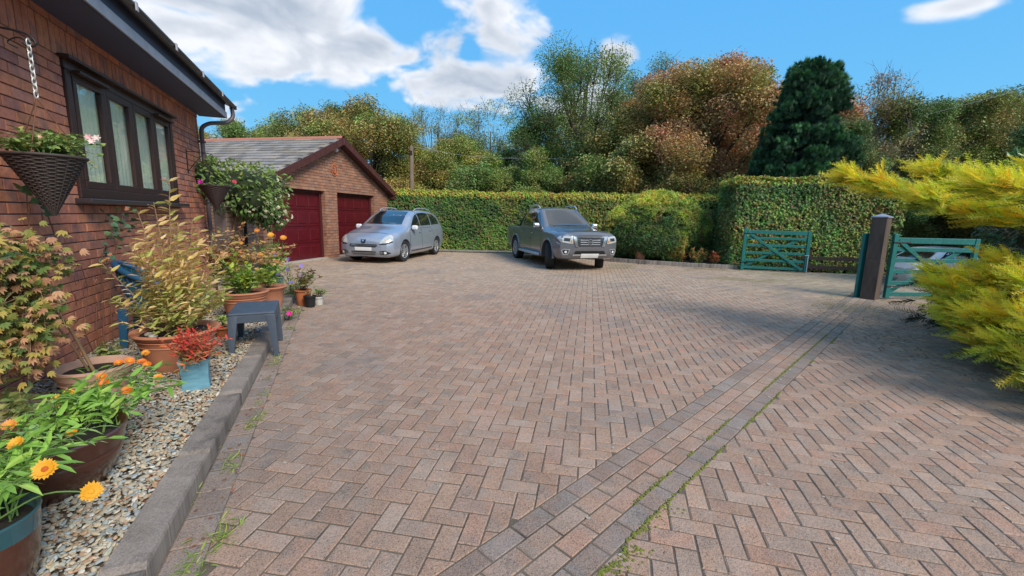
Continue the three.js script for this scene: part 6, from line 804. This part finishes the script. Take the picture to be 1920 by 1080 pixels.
{
  const o = H(4.25, 1.85, -1.96), T = thing('hanging_basket', 'dark wicker cone hanging basket with ferny green leaves, before the house window', 'hanging basket', [o.x, o.y, o.z]), r = RNG(350), L = [], tb = new MB(); coneBasket(T, .215, .42, M.wicker, 34);
  const ms = mats([[.15, .24, .045], [.22, .30, .07], [.10, .17, .035], [.30, .30, .09]]), ends = []; for (let i = 0; i < 90; i++) { const a = r() * 6.28, q = rr(r, .04, .33); ends.push(V(Math.sin(a) * q, rr(r, .05, .20) - q * .12, Math.cos(a) * q)); } for (let i = 0; i < 16; i++) ends.push(HU.clone().multiplyScalar(rr(r, .12, .36)).addScaledVector(HN, rr(r, -.1, .2)).add(V(0, rr(r, -.06, .02), 0)));
  leafyStems(r, L, tb, () => V(rr(r, -.12, .12), -.02, rr(r, -.12, .12)), ends, { g: GL.oval, nk: 4, per: 11, from: .25, arch: .06, sr: .0025, lo: -.3, hi: .5, ls: .85 }); tb.mesh('stem', M.stemGreen, T); addLeaves(T, L, ms, 300);
  const pg = daisyGeo(.03, 6, 2, .25), pm = [leafMat([.75, .42, .42]), leafMat([.8, .62, .58])]; const fp = V(-3.0, 1.97, -3.2).sub(o); [[0, 0, 0], [.03, .012, .01], [-.02, .014, .02], [.01, -.015, .03], [-.28, .0, .1]].forEach((d, i) => { const f = mesh('flower', pg, pm[i % 2], T); f.position.copy(fp).add(V(...d)); f.quaternion.setFromUnitVectors(V(0, 1, 0), V(.4, .3, .8).normalize()); f.scale.setScalar(i === 4 ? .5 : .95); }); new MB().tube([[0, 0, 0], fp.clone().multiplyScalar(.6).add(V(0, .01, 0)), fp], .003, .0025, 5).mesh('flower_stalk', M.stemGreen, T);
  const top = V(0, .40, 0); for (let k = 0; k < 3; k++) { const a = k / 3 * 6.283 + .5; new MB().tube([[Math.sin(a) * .215, 0, Math.cos(a) * .215], top], .004, .004, 5).mesh('hanger_wire', M.stem, T); }
  const lk = new THREE.TorusGeometry(.013, .0042, 6, 18); lk.scale(1, 2.0, 1); for (let k = 0; k < 9; k++) { const l = mesh('chain_link', lk, M.chain, T); l.position.set(0, .425 + k * .042, 0); l.rotation.y = k % 2 ? 0 : 1.57; }
  const b = H(4.25, 2.66, -2.35), Bk = thing('wall_bracket', 'black scrolled iron bracket on the house wall carrying the white chain', 'bracket', [b.x, b.y, b.z], HROT); new MB().tube([[0, .02, 0], [0, .03, .25], [0, .0, .40], [0, -.05, .43], [0, -.075, .39], [0, -.05, .36]], .009, .007, 6, 5).mesh('arm', M.iron, Bk); new MB().tube([[0, -.34, .01], [0, -.2, .1], [0, -.03, .24]], .008, .008, 6, 5).mesh('brace', M.iron, Bk); new MB().box(0, -.15, .008, .03, .46, .012, .004).mesh('back_plate', M.iron, Bk); new MB().tube([[0, -.05, .40], [0, -.02, .34], [0, -.06, .28], [0, -.09, .33]], .006, .004, 5, 5).mesh('scroll', M.iron, Bk);
}
{
  const o = H(9.0, 1.90, -1.98), T = thing('hanging_basket', 'plain dark brown cone basket with one magenta flower, by the downpipe', 'hanging basket', [o.x, o.y, o.z]), r = RNG(351), L = [], tb = new MB(); coneBasket(T, .225, .40, std([.055, .032, .030], .6), 26); leafyStems(r, L, tb, () => V(0, -.02, 0), Array.from({ length: 12 }, () => V(rr(r, -.2, .2), rr(r, .0, .06), rr(r, -.2, .2))), { g: GL.oval, nk: 2, per: 5, from: .3, ls: .7 }); tb.mesh('stem', M.stemGreen, T); addLeaves(T, L, mats([[.16, .24, .05], [.25, .28, .08]])); const pg = daisyGeo(.034, 8, 3, .4); const f = mesh('flower', pg, leafMat([.62, .04, .40]), T); f.position.set(-.17, .055, .10); f.quaternion.setFromUnitVectors(V(0, 1, 0), V(.3, .3, .8).normalize()); f.scale.setScalar(1.5);
  const top = V(0, .50, 0); for (let k = 0; k < 3; k++) { const a = k / 3 * 6.283; new MB().tube([[Math.sin(a) * .225, 0, Math.cos(a) * .225], top], .0025, .0025, 4).mesh('hanger_wire', M.iron, T); }
  const b = H(9.0, 2.42, -2.35), Bk = thing('wall_bracket', 'small iron bracket with scroll on the house wall beside the downpipe', 'bracket', [b.x, b.y, b.z], HROT); new MB().tube([[0, .03, 0], [0, .03, .2], [0, .0, .37], [0, -.03, .38]], .007, .006, 5, 4).mesh('arm', M.iron, Bk); new MB().tube([[0, -.3, .0], [0, -.14, .12], [0, .02, .25]], .006, .006, 5, 4).mesh('brace', M.iron, Bk); new MB().box(0, -.13, .006, .03, .4, .012, .004).mesh('back_plate', M.iron, Bk);
}
{ // --- low plastic table across the kerb
  const o = H(5.24, 0, -.885), T = thing('side_table', 'dark slate-grey plastic side table straddling the kerb', 'table', [o.x, 0, o.z], HROT + .05), tp = new MB(); tp.box(0, .465, 0, .64, .03, .42, .014); tp.mesh('table_top', M.stool, T); const ap = new MB(); for (const s of [1, -1]) { ap.box(0, .415, s * .195, .61, .08, .022, .006); ap.box(s * .305, .415, 0, .022, .08, .37, .006); } ap.mesh('apron', M.stool, T);
  for (const sx of [1, -1]) for (const sz of [1, -1]) { const y0 = sz > 0 ? .003 : .055, hgt = .452 - y0, g = new RoundedBoxGeometry(1, 1, 1, 2, .03), P = g.attributes.position; for (let i = 0; i < P.count; i++) { const t = P.getY(i) + .5, w = lerp(.052, .10, t), d = lerp(.045, .085, t); P.setXYZ(i, sx * (lerp(.30, .268, t) + 0) + P.getX(i) * w, y0 + t * hgt, sz * lerp(.20, .165, t) + P.getZ(i) * d); } g.computeVertexNormals(); mesh('leg', toCreasedNormals(g, deg(35)), M.stool, T); }
}
{ // --- moulded garden chair by the wall
  const o = H(5.72, .05, -1.90), T = thing('garden_chair', 'dark blue-green moulded plastic garden chair half hidden by the tan shrub', 'chair', [o.x, o.y, o.z], HROT + .12), seat = new MB(); seat.box(0, .43, .02, .46, .022, .46, .01); seat.mesh('seat', M.chair, T);
  for (const s of [1, -1]) { for (const z of [.24, -.22]) { const g = new RoundedBoxGeometry(1, 1, 1, 2, .03), P = g.attributes.position; for (let i = 0; i < P.count; i++) { const t = P.getY(i) + .5; P.setXYZ(i, s * lerp(.27, .235, t) + P.getX(i) * lerp(.05, .08, t), t * (z > 0 ? .66 : .44), z * lerp(1.12, 1, t) + P.getZ(i) * lerp(.05, .075, t)); } g.computeVertexNormals(); mesh('leg', toCreasedNormals(g, deg(35)), M.chair, T); } }
  const path = []; for (let i = 0; i <= 20; i++) { const t = i / 20, a = lerp(-1.15, Math.PI + 1.15, t), bk = Math.max(0, Math.sin(lerp(0, Math.PI, t))); path.push(V(-Math.cos(lerp(0, Math.PI, t)) * (.27 + .02 * bk), .66 + .22 * Math.pow(bk, 1.6), .26 - .56 * Math.pow(bk, .75))); } const rim = tubeGeo(path, .03, .03, 8, 2); mesh('arm_rail', rim, M.chair, T); const bd = new MB(); for (let i = 0; i < 20; i++) { const p = path[i], q = path[i + 1], d = (k, o) => [k.x * o, k.y - .11, k.z * o + (o < 1 ? .002 : 0)]; bd.quad([p.x, p.y, p.z], [q.x, q.y, q.z], d(q, .97), d(p, .97)); bd.quad(d(p, .94), d(q, .94), [q.x * .96, q.y, q.z * .96], [p.x * .96, p.y, p.z * .96]); } bd.mesh('arm_band', std([.012, .05, .09], .28, { side: THREE.DoubleSide }), T);
  for (let i = 4; i <= 16; i++) { const t = i / 20, p = path[i], q = V(p.x * .78, .44, p.z * .72 + .02); new MB().tube([q, q.clone().lerp(p, .5).add(V(0, 0, -.02)), p], .013, .015, 5, 3).mesh('back_slat', i > 9 ? M.chairGreen : M.chair, T); } 
}
{ // --- weeds, moss and fallen leaves
  const r = RNG(360), L = []; for (const [a, b, n, s] of [[2.06, -.63, 30, 1], [2.2, -.56, 26, .9], [1.95, -.66, 16, .8], [2.54, -.785, 10, .6], [2.8, -.66, 24, .8], [3.03, -.80, 10, .5], [3.35, -.64, 24, .7], [3.45, -.6, 18, .7], [3.7, -.65, 12, .5], [3.9, -.64, 14, .6], [4.25, -.66, 12, .5], [4.72, -.68, 24, .8], [4.9, -.66, 14, .6], [5.6, -.68, 14, .6], [6.1, -.66, 18, .7], [6.9, -.68, 16, .7], [7.0, -.62, 14, .6], [5.0, -1.0, 12, .7]]) for (let i = 0; i < n * 2; i++) { const p = H(a + rr(r, -.09, .09) * s * 1.4, 0, b + rr(r, -.05, .06) * s), an = r() * 6.28; p.y = b < -.9 ? .07 : .003; L.push([TM(p, lookQ(V(Math.sin(an), rr(r, .15, .9), Math.cos(an)), rr(r, -.5, .5)), rr(r, .3, .75) * s), mixc([.16, .30, .04], [.42, .48, .09], r())]); }
  tag(copies('weeds', leafGeo(.10, .014, .2, .3), LM, L, scene), 'scattered green weeds rooted in the joint below the kerb', 'weeds');
  const mo = [], ig = new THREE.IcosahedronGeometry(1, 0), mp = (s, e, k) => { const k2 = rr(r, .004, .010) * k; mo.push([TM([s * .70711 + e * .70711, .001, -s * .70711 + e * .70711], QE(0, r() * 6.28, 0), V(k2, k2 * .35, k2)), mixc([.10, .115, .015], [.22, .22, .035], r())]); };
  for (let i = 0; i < 2600; i++) { const s = rr(r, .3, 7.5), e = r() < .5 ? -.8835 : -.9975; if (fbm(s * 2.2, e * 20, 3, 3) > .47) mp(s, e + rr(r, -.008, .008) + (e > -.9 ? .004 : 0), 1); } for (let i = 0; i < 600; i++) { const s = 1.3 + rr(r, -.5, .9) * r(), e = -.87 + r() * r() * .12; if (fbm(s * 9, e * 12, 9, 2) > .5) mp(s, e, .9); }
  for (let i = 0; i < 900; i++) { const s = rr(r, 9.2, 11.3), e = rr(r, -1.7, -.5); if (fbm(s * 2, e * 2, 5, 2) > .47) mp(s, e, 1.2); }
  tag(copies('moss', ig, std([1, 1, 1], 1), mo, scene), 'bright green moss lining the joints of the diagonal paver band', 'moss');
  const lf = []; for (let i = 0; i < 300; i++) { const q = i % 3, p = q ? H(rr(r, 1.9, 8), .078, rr(r, -1.02, -.92)) : H(rr(r, 1.8, 7), .004, rr(r, -.76, -.6)); const k = r(); lf.push([TM(p, lookQ(V(rr(r, -1, 1), rr(r, -.1, .4), rr(r, -1, 1)), r() * .6), rr(r, .35, .7)), k < .5 ? [.33, .10, .045] : k < .8 ? [.24, .12, .06] : [.45, .30, .12]]); }
  tag(copies('fallen_leaves', GL.oval, LM, lf, scene), 'rusty fallen leaves caught along the gravel edge and kerb foot', 'leaves');
  const sp = [], fg = new THREE.CircleGeometry(1, 5); fg.rotateX(-Math.PI / 2); for (let i = 0; i < 1500; i++) { const x = rr(r, -2.2, 7.2), z = -rr(r, 1.6, 10); const [a, b] = abOf(x, z); if (b < -.5 || !paved(x, z)) continue; const wgt = sstep(-1, 3.5, x) * .8 + .2; if (r() > wgt * (.5 + .5 * sstep(2, 5, -z))) continue; const k = rr(r, .005, .012); sp.push([TM([x, .0045, z], QE(rr(r, -.05, .05), r() * 6.28, rr(r, -.05, .05)), V(k * rr(r, 1, 1.8), 1, k)), mixc([.48, .41, .31], [.58, .52, .42], r())]); }
  tag(copies('leaf_litter', fg, LM, sp, scene), 'pale flecks of leaf litter strewn over the paved drive', 'litter');
  const dk = []; for (let i = 0; i < 2600; i++) { const a = r() * 6.28, q = Math.sqrt(r()), x = 6.5 + Math.sin(a) * q * 2.1, z = -5.2 + Math.cos(a) * q * 2.9; if (x < 4.3 + rr(r, -.4, .5)) continue; const k = rr(r, .008, .02); dk.push([TM([x, .006, z], QE(rr(r, -.3, .3), r() * 6.28, rr(r, -.3, .3)), V(k * 1.6, 1, k * .5)), mixc([.10, .065, .03], [.20, .15, .06], r())]); }
  tag(copies('conifer_litter', fg, LM, dk, scene), 'brown needle litter on the paving beneath the golden conifer', 'litter');
}
{ // --- far flower bed
  const T = thing('flowerpot', 'terracotta flowerpot standing in the far flower bed beside the pickup', 'flowerpot', [4.42, .1, -14.95]); potParts(T, .2, .30, M.terra, { base: .14, band: .06, lip: .015 });
  const cl = (x, z, n, R, h, cols, g, name, label, seed, ls = 1) => { const U = thing(name, label, 'plant', [x, .1, z]), r = RNG(seed), L = [], tb = new MB(); for (let i = 0; i < n; i++) { const a = r() * 6.28, q = Math.sqrt(r()) * R, e = V(Math.sin(a) * q, rr(r, .35, 1) * h, Math.cos(a) * q * .7); tb.tube([[e.x * .4, 0, e.z * .4], e], .006, .003, 4); for (let k = 0; k < 9; k++) L.push([TM(V(e.x * .4, 0, e.z * .4).lerp(e, rr(r, .3, 1)), lookQ(V(rr(r, -1, 1), rr(r, -.1, .9), rr(r, -1, 1)), 0), rr(r, .8, 1.4) * ls), cols[Math.floor(r() * cols.length)].map(v => v * rr(r, .8, 1.2))]); } tb.mesh('stem', M.stemGreen, U); copies('foliage', g, LM, L, U); };
  cl(4.4, -15.2, 44, .55, .62, [[.20, .27, .04], [.13, .22, .03], [.30, .30, .05]], GL.oblongL, 'bedding_plant', 'lime green leafy clump behind the terracotta pot in the far bed', 371); cl(3.5, -15.4, 26, .5, .28, [[.07, .15, .03], [.12, .22, .04]], GL.oblong, 'bedding_plant', 'low dark green clump by the pickup front wheel', 372); cl(5.25, -14.7, 26, .4, .26, [[.09, .18, .03], [.13, .22, .04]], GL.oblong, 'bedding_plant', 'low green clump between terracotta pot and orange-tinted plants', 373);
  cl(5.55, -14.55, 44, .42, .60, [[.52, .22, .04], [.42, .25, .05], [.24, .25, .04]], GL.lance, 'bedding_plant', 'orange and lime tinted bushy plant in the far bed, left one', 374, 1.3); cl(6.15, -14.35, 38, .36, .50, [[.46, .20, .05], [.36, .22, .06], [.2, .22, .04]], GL.lance, 'bedding_plant', 'orange and olive bushy plant in the far bed, middle one', 375, 1.3); cl(6.55, -14.0, 20, .16, .40, [[.55, .13, .04], [.48, .17, .05]], GL.lance, 'bedding_plant', 'slim rusty red plant at the right end of the far bed', 376, 1.2);
}

renderer.render(scene, camera);
